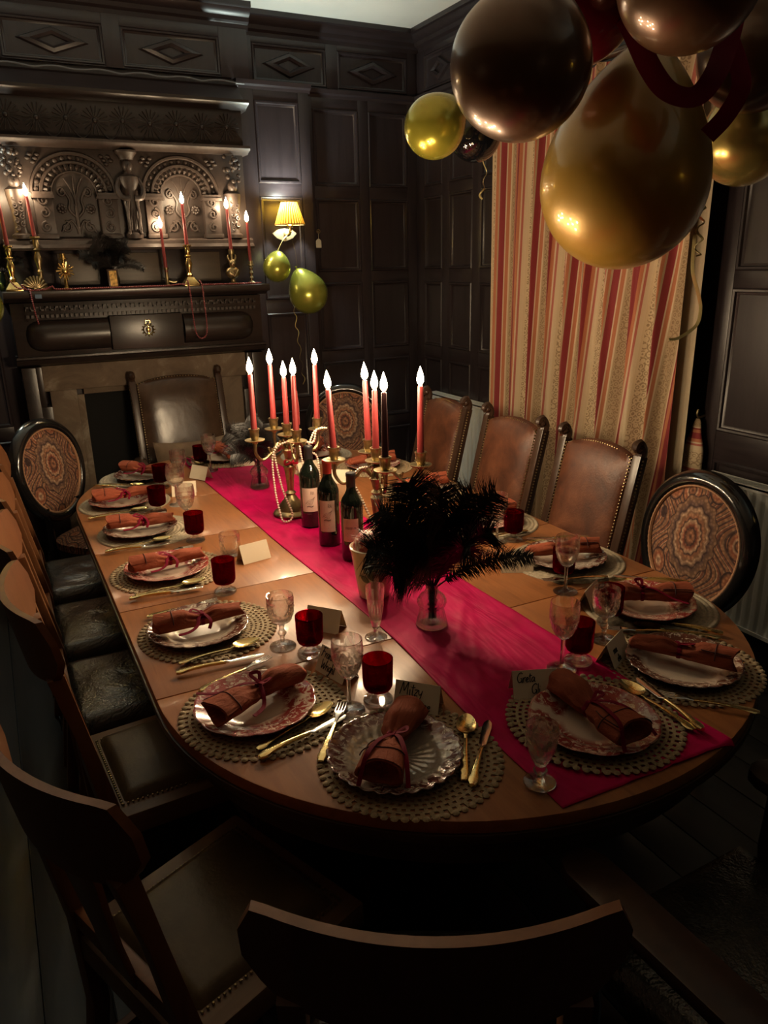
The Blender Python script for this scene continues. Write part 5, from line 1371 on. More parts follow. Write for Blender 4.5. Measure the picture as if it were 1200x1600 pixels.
def candelabra(x, y, arms, z, label):
    r = obj('candelabra', None, None, (x, y, z)); tag(r, label, 'candelabra', 'brass five light candelabra')
    st = [(0,0),(0.072,0),(0.074,0.006),(0.070,0.012),(0.056,0.020),(0.052,0.035),(0.030,0.060),(0.016,0.080),(0.022,0.088),(0.012,0.098),(0.014,0.120),(0.019,0.175),(0.023,0.195),(0.016,0.205),(0.021,0.214),(0.013,0.224),(0.017,0.245),(0.025,0.262),(0.014,0.275),(0.012,0.300),(0.020,0.306),(0,0.308)]
    obj('stem', MB().lathe(st, 28).mesh('stem', 'brass_old'), r)
    c = obj('candle_cup', cupm, r, (0,0,0.308))
    for (dx, dy, dz) in arms:
        zt = 0.308+dz
        pts = cr([(dx*0.10, dy*0.10, 0.268), (dx*0.30, dy*0.30, 0.292), (dx*0.52, dy*0.52, 0.262), (dx*0.80, dy*0.80, 0.240), (dx*0.99, dy*0.99, 0.268), (dx, dy, zt+0.004)], 7)
        a = obj('arm', MB().tube(pts, [0.0075-0.002*math.sin(PI*i/(len(pts)-1)) for i in range(len(pts))], 9).tube([(dx*0.52-0.02*dy, dy*0.52+0.02*dx, 0.275),(dx*0.56, dy*0.56, 0.262),(dx*0.60+0.0*dy, dy*0.60, 0.285)], 0.004, 6).mesh('arm', 'brass_old'), r)
        obj('candle_cup', cupm, a, (dx, dy, zt))
    return r
RZ = TZ+0.0062
CUPZ = 0.308+0.029
C1 = (0.975, 2.745); A1 = [(-0.140,-0.030,0), (0.142,0.035,0), (-0.008,0.130,0), (-0.010,-0.130,0)]
candelabra(C1[0], C1[1], A1, RZ, 'brass five light candelabra draped in pearls, left of the bottles')
C2 = (1.085, 2.195); A2 = [(-0.115,0.085,0), (0.122,-0.085,-0.012), (0.035,0.128,0), (-0.030,-0.125,0)]
candelabra(C2[0], C2[1], A2, RZ, 'brass five light candelabra half hidden by the black feathers')
CG1 = 'tapered candles in the candelabra'
for (dx, dy, dz), h, lb, dr in ((A1[0],0.232,'lit red taper candle, leftmost on the pearl draped candelabra',0), (A1[1],0.238,'lit red taper candle, rightmost on the pearl draped candelabra',0), (A1[2],0.240,'lit red taper candle, rearmost on the pearl draped candelabra',0), ((0,0,0),0.205,'lit red taper candle in the centre of the pearl draped candelabra',0), (A1[3],0.228,'lit red taper candle, front one on the pearl draped candelabra',1)):
    candle(C1[0]+dx, C1[1]+dy, RZ+CUPZ+dz, h, lb, CG1, drip=bool(dr))
for (dx, dy, dz), h, lb, dr, mt, tl in ((A2[0],0.222,'lit red taper candle standing in front of the wine bottles',0,'wax_red',(-0.05,0)), (A2[1],0.245,'lit red taper candle, rightmost on the table',0,'wax_red',(0,0)), (A2[2],0.232,'lit red taper candle, rear left one above the feather vase',0,'wax_red',(-0.03,0)), ((0,0,0),0.220,'lit red taper candle in the centre of the feathered candelabra',0,'wax_red',(0,0)), (A2[3],0.232,'lit dark maroon taper candle with a wax drip',1,'wax_black',(0,0))):
    candle(C2[0]+dx, C2[1]+dy, RZ+CUPZ+dz, h, lb, CG1, tl, mt, drip=bool(dr))
# ---- wine bottles
BP = [(0,0.004),(0.030,0.0),(0.0365,0.003),(0.0375,0.010),(0.0375,0.185),(0.0365,0.196),(0.031,0.212),(0.022,0.226),(0.0158,0.240),(0.0148,0.255),(0.0145,0.285),(0.0160,0.287),(0.0160,0.295),(0.0145,0.297),(0,0.297)]
def bottle(x, y, rz, cap, label, lab, kind, sc_=1.0):
    body = MB().lathe(BP, 40).mesh('bottle_glass', 'bottle_glass', 50)
    cp = MB().lathe([(0.0155,0.252),(0.0154,0.285),(0.0166,0.287),(0.0166,0.296),(0.0150,0.2985),(0,0.2985)], 28).mesh('capsule', cap)
    z0, z1, half = lab
    L = MB().grid(lambda u, v: (0.0380*math.cos(lerp(-half, half, u)), 0.0380*math.sin(lerp(-half, half, u)), lerp(z0, z1, v)), 20, 3).mesh('label', 'label_paper', 180)
    def put(sx, sy): a = sx/0.038; return Vector((0.0383*math.cos(a), 0.0383*math.sin(a), sy))
    g = MB()
    if kind == 'sketch':
        write('RA', 0.012, 0.004, z1-0.024, put, 0.0006, 0, g)
        for q in range(5): g.tube(cr([(put(-0.018+0.004*q, z1-0.060+0.004*(q % 2))), put(-0.006+0.003*q, z1-0.045-0.004*q), put(0.010+0.002*q, z1-0.040+0.002*q)], 4), 0.0005, 5)
        for q in range(3): g.tube(cr([put(-0.012+0.008*k, z1-0.068+0.003*(k % 2)-0.001*q) for k in range(4)], 4), 0.0006, 5)
    else:
        for k in range(9): g.tube([put(-0.016+0.004*k, z1-0.036), put(-0.0155+0.004*k, z1-0.028)], 0.0010, 5)
        g.tube([put(-0.018, z1-0.038), put(0.018, z1-0.038)], 0.0005, 5)
    for q in range(3): g.tube([put(-0.012, z1-0.050-0.011*q-(0.024 if kind == 'sketch' else 0)), put(0.010-0.003*q, z1-0.050-0.011*q-(0.024 if kind == 'sketch' else 0))], 0.0004, 5)
    place('wine_bottle', [('bottle_glass', body), ('capsule', cp), ('label', L, [('print', g.mesh('print', 'label_ink'))])], (x, y, RZ-0.001), rz, label, 'bottle', 'wine bottles on the runner', scale=(sc_,sc_,sc_))
bottle(0.992, 2.575, -2.00, 'capsule_black', 'dark wine bottle with black capsule, rear one of three', (0.062,0.150,0.80), 'sketch', 1.04)
bottle(0.972, 2.352, -2.12, 'capsule_red', 'dark wine bottle with red capsule and sketch label', (0.055,0.165,0.72), 'sketch', 1.03)
bottle(0.985, 2.185, -2.14, 'capsule_black', 'dark wine bottle with plain cream label, front one of three', (0.070,0.150,0.72), 'word', 1.0)
# ---- pearls
def beads(path, r, step):
    """beads at even spacing along a smooth path"""
    P = cr(path, 24); out = [P[0]]; acc = 0
    for a, b in zip(P, P[1:]):
        d = (b-a).length; q = step-acc
        while q <= d: out.append(a+(b-a)*(q/d)); q += step
        acc = (acc+d) % step
    return out
def necklace(name, path, r, label, mat, group, cat='beads', step=None):
    pts = beads(path, r, step or 2.05*r)
    mb = MB()
    for p in pts: mb.ball(p, r, 8, 6)
    o = obj(name, None); tag(o, label, cat, group)
    obj('beads', mb.mesh('beads', mat, 180), o)['kind'] = 'stuff'
    obj('thread', MB().tube(cr(path, 8), r*0.25, 5).mesh('thread', mat), o)
ax, ay = C1; zt = RZ+0.300
necklace('pearl_necklace', [(ax+0.115,ay-0.010,zt+0.022),(ax+0.10,ay-0.01,zt-0.02),(ax+0.05,ay-0.02,zt-0.005),(ax-0.01,ay-0.05,zt+0.005),(ax-0.055,ay-0.040,zt-0.012),(ax-0.078,ay-0.036,zt-0.06),(ax-0.080,ay-0.05,zt-0.18),(ax-0.076,ay-0.08,RZ+0.035),(ax-0.070,ay-0.095,RZ+0.006),(ax-0.040,ay-0.095,RZ+0.006),(ax-0.030,ay-0.085,RZ+0.035),(ax-0.050,ay-0.05,zt-0.18),(ax-0.068,ay-0.036,zt-0.05),(ax-0.06,ay-0.034,zt-0.012)], 0.0048, 'long pearl necklace looped over the left candelabra arm', 'pearl', 'pearl necklaces')
necklace('pearl_necklace', [(ax+0.165,ay+0.0,zt+0.028),(ax+0.140,ay-0.005,zt+0.032),(ax+0.110,ay-0.008,zt+0.022),(ax+0.092,ay+0.0,zt-0.02),(ax+0.086,ay+0.004,zt-0.055),(ax+0.120,ay+0.005,zt-0.08),(ax+0.126,ay+0.0,zt-0.15),(ax+0.122,ay-0.0,zt-0.20),(ax+0.105,ay-0.01,zt-0.24),(ax+0.06,ay-0.03,zt-0.16),(ax+0.044,ay-0.03,zt-0.08),(ax+0.040,ay-0.02,zt-0.02)], 0.0046, 'pearl necklace hanging from the right arm of the pearl draped candelabra', 'pearl', 'pearl necklaces')
bx, by = C2
necklace('pearl_necklace', [(bx-0.025,by-0.005,zt+0.005),(bx-0.052,by+0.030,zt-0.008),(bx-0.068,by+0.040,zt-0.045),(bx-0.055,by+0.01,zt-0.10),(bx-0.045,by-0.04,zt-0.16),(bx-0.030,by-0.075,zt-0.20),(bx-0.01,by-0.10,zt-0.225),(bx+0.03,by-0.11,zt-0.235),(bx+0.05,by-0.10,zt-0.20)], 0.0048, 'pearl necklace trailing from the feathered candelabra towards the pot', 'pearl', 'pearl necklaces')
# ---- red satin bow on the first candelabra
bw_ = MB().tube(cr([(0,0,0),(-0.022,0.004,0.012),(-0.026,0,-0.006),(0,0,0)], 5), 0.006, 6, flat=0.3).tube(cr([(0,0,0),(0.022,0.004,0.012),(0.026,0,-0.006),(0,0,0)], 5), 0.006, 6, flat=0.3).tube(cr([(0,0,0),(0.012,0,-0.016),(0.020,0,-0.034)], 4), 0.005, 6, flat=0.3)
single('ribbon_bow', bw_.mesh('bow', plain('satin_red', (0.42,0.01,0.03), 0.35).m), (ax+0.002, ay-0.024, RZ+0.215), 0, 'small red ribbon bow tied round the candelabra stem', 'bow')
# ---- ceramic pot with floral dome
pm = MB().lathe([(0,0),(0.044,0),(0.046,0.004),(0.050,0.03),(0.060,0.10),(0.066,0.142),(0.070,0.150),(0.070,0.156),(0.066,0.158),(0.062,0.152),(0.055,0.10),(0,0.02)], 40).mesh('pot', 'pot_ceramic', 50)
dm = MB().lathe([(0.0615,0.148),(0.0600,0.160),(0.052,0.180),(0.038,0.196),(0.020,0.204),(0,0.206)], 32).mesh('dome', 'dome_floral', 180)
lf = MB()
for (a, z, l, t) in ((-2.35,0.105,0.040,0.5),(-2.20,0.085,0.045,-0.4),(-1.9,0.11,0.05,0.9),(-2.5,0.07,0.04,-0.9),(-1.6,0.08,0.05,0.2)):
    def fn(u, v):
        s = (u-0.5)*l; w_ = 0.010*math.sin(PI*u)*(v*2-1); aa = a+(s*math.sin(t)+w_*math.cos(t))/0.058; zz = z+s*math.cos(t)-w_*math.sin(t)
        r = interp([(0.03,0.0508),(0.10,0.0608),(0.142,0.0668)], zz); return (r*math.cos(aa), r*math.sin(aa), zz)
    lf.grid(fn, 10, 4)
po = place('ceramic_pot', [('pot', pm), ('leaf_motif', lf.mesh('leaf_motif', 'pot_leaf', 180)), ('floral_dome', dm)], (0.912, 1.880, RZ), 0, 'cream ceramic pot with painted leaves and red floral dome', 'pot')
# ---- feathers
def feather(rng, base, tip, bend, wmax, nb=240, droop=0.35, s0=0.10, neck=0.10):
    """one ostrich plume: shaft rising straight through the neck of its vase, then arching out to the tip; fine barbs"""
    b, t = Vector(base), Vector(tip); nk = Vector((t.x*0.05, t.y*0.05, neck))
    mid = Vector((lerp(nk.x, t.x, 0.40), lerp(nk.y, t.y, 0.40), lerp(nk.z, t.z, 0.72))) + Vector(bend)
    C = lambda s: (1-s)**2*nk + 2*s*(1-s)*mid + s*s*t
    D = lambda s: (2*(1-s)*(mid-nk)+2*s*(t-mid)).normalized()
    sh = MB().tube([b, b.lerp(nk, 0.5)]+[C(i/14) for i in range(15)], [0.0022]*2+[0.0024*(1-0.75*i/14) for i in range(15)], 5)
    ba = MB(); view = Vector((rng.uniform(-.5,.5), rng.uniform(-1,-.4), rng.uniform(.1,.6)))
    for i in range(nb):
        s = s0+(1-s0)*(i/nb)
        p = C(s); d = D(s); side = d.cross(view).normalized()
        L = wmax*interp([(s0,0.40),(s0+0.25,0.90),(0.65,1.0),(0.9,0.85),(1.0,0.50)], s)
        for sg in (-1, 1):
            l = L*rng.uniform(0.7,1.12); q = p.copy(); dr = (side*sg*0.86 + d*0.45*rng.uniform(0.7,1.3) + Vector((rng.uniform(-.26,.26), rng.uniform(-.26,.26), rng.uniform(-.16,.22)))).normalized()
            n0 = len(ba.v); K = 6
            wv = d*0.0012
            for k in range(K+1):
                f = 1-(k/K)**2*0.9
                ba.v.append(tuple(q-wv*f)); ba.v.append(tuple(q+wv*f))
                q = q+dr*(l/K); dr = (dr + Vector((0,0,-droop*0.34)) + d*0.05).normalized()
            for k in range(K): ba.f.append((n0+2*k, n0+2*k+1, n0+2*k+3, n0+2*k+2))
    return sh.mesh('shaft', 'feather_black'), ba.mesh('barbs', 'feather_black', 180)
def plume(parent, rng, *a, **k):
    s, b = feather(rng, *a, **k); f = obj('feather', s, parent); obj('barbs', b, f)['kind'] = 'stuff'
def vase_mesh():
    o = [(0,0),(0.040,0),(0.044,0.004),(0.043,0.010),(0.038,0.030),(0.034,0.048),(0.033,0.054),(0.038,0.060),(0.041,0.070),(0.039,0.080),(0.032,0.090),(0.021,0.098),(0.0165,0.108),(0.0175,0.118),(0.024,0.124)]
    i_ = [(0.022,0.124),(0.0150,0.117),(0.0140,0.108),(0.018,0.098),(0.029,0.088),(0.035,0.080),(0.037,0.070),(0.034,0.060),(0.029,0.054),(0.030,0.048),(0.034,0.030),(0.037,0.014),(0,0.010)]
    so = subdiv(o, 4)
    def rf(t, k, z):
        if k >= len(so): return 1
        if 0.056 < z < 0.094: return 1-0.06*abs(math.sin(9*t+220*z))*abs(math.sin(9*t-220*z))
        if z < 0.050: return 1-0.025*abs(math.sin(10*t))
        return 1
    return MB().lathe(so+i_, 72, rf=rf).mesh('vase', 'crystal', 50)
VASE = vase_mesh()
rg = random.Random(21)
v1 = obj('feather_vase', None, None, (0.960, 1.622, RZ)); tag(v1, 'cut crystal vase at the front of the centrepiece holding black feathers', 'vase')
obj('glass_vase', VASE, v1)
f1 = obj('feather_bunch', None, None, (0.960, 1.622, RZ+0.012)); tag(f1, 'large bunch of black ostrich feathers in the front crystal vase', 'feathers')
cr_, cu_ = Vector((0.892,-0.451,0)), Vector((0,0,1)); cf_ = Vector((0.451,0.892,0))
def V3(r, u, f=0.0): return tuple(cr_*r + cu_*u + cf_*f)
for (r, u, f, br, bu, w_, dr) in ((-0.125,0.275,0.02,-0.03,0.08,0.085,0.35),(-0.060,0.345,0.04,-0.02,0.06,0.090,0.35),(0.010,0.330,0.03,0.01,0.05,0.090,0.30),(0.075,0.325,0.00,0.03,0.04,0.080,0.30),(0.130,0.315,0.03,0.04,0.02,0.070,0.28),
    (-0.150,0.200,-0.05,-0.05,0.12,0.085,0.5),(-0.100,0.150,-0.10,-0.06,0.14,0.085,0.6),(0.205,0.155,-0.02,0.06,0.12,0.040,0.55),(0.060,0.225,-0.10,0.03,0.12,0.085,0.5),(-0.030,0.235,-0.11,-0.02,0.12,0.085,0.5),(0.110,0.240,-0.05,0.05,0.10,0.080,0.4),(-0.09,0.28,-0.03,-0.05,0.09,0.090,0.4),(0.02,0.28,-0.04,0,0.08,0.095,0.4)):
    plume(f1, rg, V3(r*0.05, 0.004+0.004*rg.random()), V3(r*1.22+0.015, u+0.035, f*1.2), V3(br*0.3, bu*0.35, f*0.2), w_*1.1, nb=230, droop=dr*0.9)
v2 = obj('feather_vase', None, None, (0.985, 3.175, RZ)); tag(v2, 'cut crystal vase behind the pearl draped candelabra holding black feathers', 'vase')
obj('glass_vase', VASE, v2)
f2 = obj('feather_bunch', None, None, (0.985, 3.175, RZ+0.012)); tag(f2, 'smaller bunch of black feathers behind the pearl draped candelabra', 'feathers')
for (r, u, f, br, bu, w_) in ((-0.13,0.24,0,-0.04,0.08,0.07),(-0.05,0.28,0.02,-0.01,0.06,0.08),(0.03,0.27,0.02,0.01,0.06,0.075),(0.09,0.22,0,0.03,0.08,0.07),(-0.11,0.15,-0.05,-0.05,0.10,0.07),(0.02,0.19,-0.06,0,0.1,0.075),(-0.02,0.22,-0.03,0,0.08,0.08)):
    plume(f2, rg, V3(r*0.05, 0.004), V3(r, u, f), V3(br*0.3, bu*0.35, 0), w_, nb=190, droop=0.4)

# ================================================================ MANTEL SHELF
MZ = 1.6025; MY = 4.475
def stick(name, x, y, prof, mat, label, square=None, extra=None):
    P = [('stem', MB().lathe(prof, 20).mesh('stem', mat))]
    if square:
        s, h = square
        P.append(('base', MB().add([(-s,-s,0),(s,-s,0),(s,s,0),(-s,s,0),(-s,-s,0.010),(s,-s,0.010),(s,s,0.010),(-s,s,0.010),(-s*.4,-s*.4,h),(s*.4,-s*.4,h),(s*.4,s*.4,h),(-s*.4,s*.4,h)],[(0,3,2,1),(0,1,5,4),(1,2,6,5),(2,3,7,6),(3,0,4,7),(4,5,9,8),(5,6,10,9),(6,7,11,10),(7,4,8,11),(8,9,10,11)]).mesh('base', mat, bevel=0.002)))
    if extra: P += extra
    return place(name, P, (x, y, MZ), 0, label, 'candlestick', 'brass candlesticks on the mantel shelf')
tall = lambda h: [(0,0.035*h/0.22),(0.010,0.04*h/0.22),(0.018,0.060*h/0.22),(0.010,0.070*h/0.22),(0.014,0.09*h/0.22),(0.021,0.120*h/0.22),(0.011,0.150*h/0.22),(0.020,0.160*h/0.22),(0.010,0.168*h/0.22),(0.016,0.185*h/0.22),(0.013,0.205*h/0.22),(0.024,0.214*h/0.22),(0.024,h),(0.011,h),(0.010,h-0.015),(0,h-0.016)]
CS = 'candles on the mantel shelf'
stick('candlestick', 0.165, MY-0.01, tall(0.222), 'brass', 'square based brass candlestick at the left end of the mantel', (0.040,0.045))
candle(0.165, MY-0.01, MZ+0.208, 0.225, 'lit red candle at the left end of the mantel', CS, (-0.04,0), r0=0.0105)
stick('candlestick', 0.300, MY+0.02, [(0,0),(0.046,0),(0.046,0.006),(0.030,0.018),(0.018,0.035)]+[(r, z+0.03) for r, z in tall(0.235)[1:]], 'brass_old', 'round based old brass candlestick behind the shell ornament')
candle(0.300, MY+0.02, MZ+0.251, 0.205, 'lit red candle on the round based old brass candlestick', CS, (-0.05,0), r0=0.0105)
# chamberstick with side handle
stick('chamberstick', 0.945, MY+0.01, [(0,0),(0.030,0),(0.032,0.004),(0.012,0.008),(0.009,0.02),(0.009,0.085),(0.014,0.092),(0.014,0.100),(0.010,0.100),(0.009,0.08),(0,0.078)], 'brass_old', 'small brass chamberstick with a side handle on the mantel', None,
      [('handle', MB().tube(cr([(0.008,0,0.03),(0.03,-0.003,0.022),(0.052,-0.004,0.024)], 4), 0.004, 6).mesh('handle', 'brass_old'))])
candle(0.945, MY+0.01, MZ+0.079, 0.225, 'lit red candle in the small chamberstick', CS, (-0.03,0), r0=0.0095)
stick('candlestick', 1.068, MY-0.01, tall(0.218), 'brass', 'square based brass candlestick with a bead string looped round it', (0.042,0.048))
candle(1.068, MY-0.01, MZ+0.203, 0.225, 'lit red candle above the hanging bead loop', CS, (-0.02,0), r0=0.0105)
# bust-shaped candlestick
bu = MB().lathe([(0,0),(0.030,0),(0.030,0.008),(0.014,0.014),(0.012,0.030),(0.018,0.036)], 18)
bu.ball((0,0,0.066), (0.042,0.026,0.034), 18, 12); bu.ball((0,-0.004,0.116), (0.019,0.021,0.024), 14, 10); bu.ball((0,-0.026,0.112), (0.005,0.007,0.008), 6, 5)
for s in (-1, 1): bu.tube(cr([(s*0.014,0,0.130),(s*0.022,0,0.148),(s*0.020,-0.002,0.164)], 4), [0.007,0.008,0.008,0.008,0.008,0.007,0.006,0.004,0.003], 7); bu.tube(cr([(s*0.03,-0.016,0.08),(s*0.012,-0.026,0.06),(0,-0.026,0.045)], 4), 0.005, 6)
bu.tube([(0,0,0.135),(0,0,0.165)], 0.009, 10); bu.lathe([(0,0.165),(0.014,0.165),(0.016,0.170),(0.016,0.192),(0.0105,0.192),(0.0105,0.175),(0,0.174)], 16)
place('bust_candlestick', [('bust', bu.mesh('bust', 'brass_old', 60))], (1.320, MY, MZ), 0.1, 'brass candlestick shaped as a bust with raised horns', 'candlestick', 'brass candlesticks on the mantel shelf')
candle(1.320, MY, MZ+0.1745, 0.232, 'lit red candle on the bust shaped candlestick', CS, (-0.03,0), r0=0.0100)
stick('candlestick', 1.428, MY-0.005, [(0,0),(0.030,0),(0.031,0.005),(0.020,0.010),(0.008,0.018),(0.012,0.035),(0.007,0.045),(0.013,0.062),(0.007,0.075),(0.012,0.088),(0.008,0.098),(0.020,0.104),(0.020,0.108),(0.012,0.110),(0.012,0.128),(0.009,0.128),(0.009,0.112),(0,0.111)], 'brass_old', 'slim turned brass candlestick at the right end of the mantel')
candle(1.428, MY-0.005, MZ+0.112, 0.225, 'lit red candle at the right end of the mantel', CS, (-0.02,0), r0=0.0090)
# sunburst candle holder (no candle)
sb = MB().lathe([(0,0),(0.032,0),(0.030,0.006),(0.012,0.012),(0.009,0.030),(0.009,0.150),(0.024,0.152),(0.024,0.157),(0.014,0.158),(0.014,0.180),(0.011,0.180),(0.011,0.160),(0,0.160)], 18).mesh('stem', 'brass')
rays = MB().ball((0,-0.014,0.095), (0.017,0.008,0.017), 12, 8)
for i in range(14):
    a = 2*PI*i/14; l = 0.046 if i % 2 else 0.038
    rays.tube([(0.012*math.cos(a), -0.013, 0.095+0.012*math.sin(a)), (l*math.cos(a), -0.016, 0.095+l*math.sin(a))], [0.003,0.0058], 6)
place('sunburst_holder', [('stem', sb), ('sunburst', rays.mesh('sunburst', 'brass'))], (0.415, MY-0.025, MZ), 0.1, 'brass candle holder with a sunburst, standing empty on the mantel', 'candle holder')
# shell ornament
she = MB()
for i in range(9):
    a = lerp(0.35, PI-0.35, i/8); she.tube([(0,0,0.008),(0.030*math.cos(a),-0.008,0.008+0.030*math.sin(a)),(0.062*math.cos(a),0.004,0.008+0.062*math.sin(a))], [0.004,0.009,0.008], 8)
she.ball((0,0.002,0.010), (0.022,0.012,0.012), 10, 6)
single('shell_ornament', she.mesh('shell', 'brass_old', 60), (0.262, MY-0.035, MZ+0.002), 0.25, 'fluted brass shell ornament before the round candlestick', 'ornament')
# little framed picture
place('picture_frame', [('frame', MB().box(-0.026,0.026,0,0.010,0,0.098).mesh('frame', 'dark_chair_wood', bevel=0.002)), ('picture', MB().box(-0.019,0.019,-0.001,0.002,0.008,0.090).mesh('picture', 'picture')), ('strut', MB().add([(-0.008,0.010,0.08),(0.008,0.010,0.08),(0.008,0.040,0),(-0.008,0.040,0)], [(0,1,2,3)]).box(-0.008,0.008,0.034,0.040,0,0.004).mesh('strut', 'dark_chair_wood'))], (0.652, MY-0.045, MZ), 0.15, 'small framed picture with golden figure under the mantel feathers', 'picture', rot=(-0.08,0,0.15))
single('blue_card', MB().box(-0.016,0.016,-0.003,0.003,-0.020,0.0).mesh('blue_card', 'blue_card', bevel=0.001), (0.268, CB-0.236, 1.585), 0, 'small blue card on the front edge of the mantel', 'card')
# feather bunches on the mantel
def jar(x, y, label):
    place('glass_jar', [('jar', MB().lathe([(0,0),(0.026,0),(0.030,0.005),(0.034,0.05),(0.022,0.085),(0.024,0.095),(0.021,0.095),(0.019,0.085),(0.031,0.05),(0.027,0.008),(0,0.006)], 28).mesh('jar', 'bottle_glass', 50))], (x, y, MZ), 0, label, 'jar', 'dark jars of feathers on the mantel')
jar(0.665, MY+0.045, 'dark glass jar behind the small framed picture'); jar(0.128, MY+0.060, 'dark glass jar at the far left end of the mantel')
fm_ = obj('feather_bunch', None, None, (0.665, MY+0.045, MZ+0.010)); tag(fm_, 'bunch of black feathers spreading above the small framed picture', 'feathers')
for (r, u, br, bu, w_) in ((-0.16,0.17,-0.05,0.10,0.05),(-0.09,0.22,-0.02,0.07,0.06),(0.0,0.24,0,0.06,0.06),(0.08,0.21,0.02,0.08,0.06),(0.165,0.085,0.07,0.16,0.035),(-0.11,0.12,-0.05,0.12,0.05),(0.05,0.15,0.03,0.12,0.06),(-0.03,0.17,0,0.1,0.06)):
    plume(fm_, rg, (r*0.05, 0, 0.004), (r, -0.05 if abs(r) < 0.13 else -0.02, u), (br*0.3, -0.01, bu*0.35), w_, nb=170, droop=0.4, neck=0.085)
fl_ = obj('feather_bunch', None, None, (0.128, MY+0.060, MZ+0.010)); tag(fl_, 'bunch of black feathers at the far left end of the mantel', 'feathers')
for (r, u, br, bu, w_) in ((-0.06,0.20,-0.02,0.06,0.05),(0.0,0.21,0,0.05,0.05),(0.06,0.17,0.02,0.07,0.05),(-0.09,0.10,-0.04,0.1,0.05),(0.10,0.13,0.05,0.08,0.05)):
    plume(fl_, rg, (r*0.05, 0, 0.004), (r, -0.01, u), (br*0.3, 0, bu*0.35), w_, nb=150, droop=0.4, neck=0.085)
# red bead garlands
SF = CB-0.236
GB = 'dark red bead strings on the mantel'
necklace('bead_string', [(0.150,MY-0.07,MZ+0.05),(0.175,MY-0.065,MZ+0.020),(0.215,SF+0.03,MZ+0.008),(0.232,SF-0.005,MZ+0.004),(0.236,SF-0.010,MZ-0.05),(0.242,SF-0.010,MZ-0.12),(0.250,SF-0.010,MZ-0.165)], 0.0048, 'dark red bead string hanging over the left end of the mantel', 'bead_red', GB)
necklace('bead_string', [(0.200,MY-0.055,MZ+0.030),(0.225,MY-0.06,MZ+0.006),(0.30,MY-0.052,MZ+0.006),(0.345,MY-0.045,MZ+0.020),(0.36,MY-0.05,MZ+0.006),(0.50,MY-0.065,MZ+0.006),(0.70,MY-0.075,MZ+0.006),(0.86,MY-0.05,MZ+0.006),(0.94,MY-0.045,MZ+0.006),(1.01,MY-0.04,MZ+0.012),(1.030,MY-0.065,MZ+0.006)], 0.0048, 'dark red bead string lying along the mantel shelf', 'bead_red', GB)
necklace('bead_string', [(1.040,MY-0.060,MZ+0.030),(1.042,SF-0.006,MZ+0.004),(1.046,SF-0.010,MZ-0.06),(1.050,SF-0.010,MZ-0.18),(1.058,SF-0.010,MZ-0.255),(1.082,SF-0.010,MZ-0.285),(1.112,SF-0.010,MZ-0.270),(1.122,SF-0.010,MZ-0.21),(1.118,SF-0.010,MZ-0.08),(1.115,SF-0.006,MZ+0.004),(1.105,MY-0.060,MZ+0.030)], 0.0048, 'dark red bead string hanging in a long loop below the mantel', 'bead_red', GB)
necklace('bead_string', [(1.130,MY-0.05,MZ+0.006),(1.22,MY-0.055,MZ+0.006),(1.29,MY-0.058,MZ+0.006),(1.36,MY-0.052,MZ+0.006),(1.39,MY-0.045,MZ+0.006),(1.43,MY-0.050,MZ+0.006),(1.475,MY-0.035,MZ+0.006)], 0.0048, 'dark red bead string lying at the right end of the mantel', 'bead_red', GB)
# horse-brass medallion on the centre block
hb = MB().tube([(0.026*math.cos(2*PI*i/28), 0, 0.026*math.sin(2*PI*i/28)) for i in range(28)], 0.0052, 8, True, flat=0.6)
for i in range(12): a = 2*PI*i/12; hb.ball((0.034*math.cos(a), 0, 0.034*math.sin(a)), 0.0042, 7, 5)
hb.tube([(-0.012,0,0.036),(-0.012,0,0.050),(0.012,0,0.050),(0.012,0,0.036)], 0.0035, 6); hb.ball((0,0,0), (0.012,0.005,0.016), 10, 8); hb.tube([(0,0,0.025),(0,0,-0.025)], 0.003, 6)
single('horse_brass', hb.mesh('horse_brass', 'brass'), (0.812, CB-0.162, 1.375), 0, 'round pierced brass medallion hanging on the chimneypiece block', 'ornament')

# ================================================================ BALLOONS
def balloon_mesh(R, mat, stretch=1.15, neck=0.25, knot=True):
    prof = []; n = 30
    for k in range(n+1):
        t = PI*k/n; z = -math.cos(t); r = math.sin(t)
        if z < 0:   # narrow towards the neck
            q = -z; r *= 1-neck*q**2.2*0.55; z = z*stretch*(1+neck*0.25*q*q)
        prof.append((max(0, r)*R if 0 < k < n else 0.0, z*R))
    zb = prof[0][1]
    b = MB().lathe(prof, 48).mesh('balloon_skin', mat, 180)
    k = MB().lathe([(0,0.004),(R*0.055,0.0),(R*0.03,-R*0.04),(R*0.05,-R*0.085),(R*0.085,-R*0.115),(0,-R*0.10)], 16, (0,0,zb)).mesh('knot', mat)
    return b, k, zb
def ribbon_mesh(path, w_=0.0045, mat='curl_ribbon', curl=None):
    P = cr(path, 10); mb = MB()
    if curl:
        r, turns = curl; n = len(P)*2; Q = []
        for i in range(n):
            t = i/(n-1); f = t*(len(P)-1); a = int(min(f, len(P)-2)); p = P[a].lerp(P[a+1], f-a); e = min(1, 3*t)
            Q.append(p + Vector((math.cos(2*PI*turns*t), math.sin(2*PI*turns*t), 0))*r*e)
        P = Q
    return mb.tube(P, w_, 6, flat=0.12).mesh('ribbon', mat)
HOOK = (1.72, 1.86, 2.72)
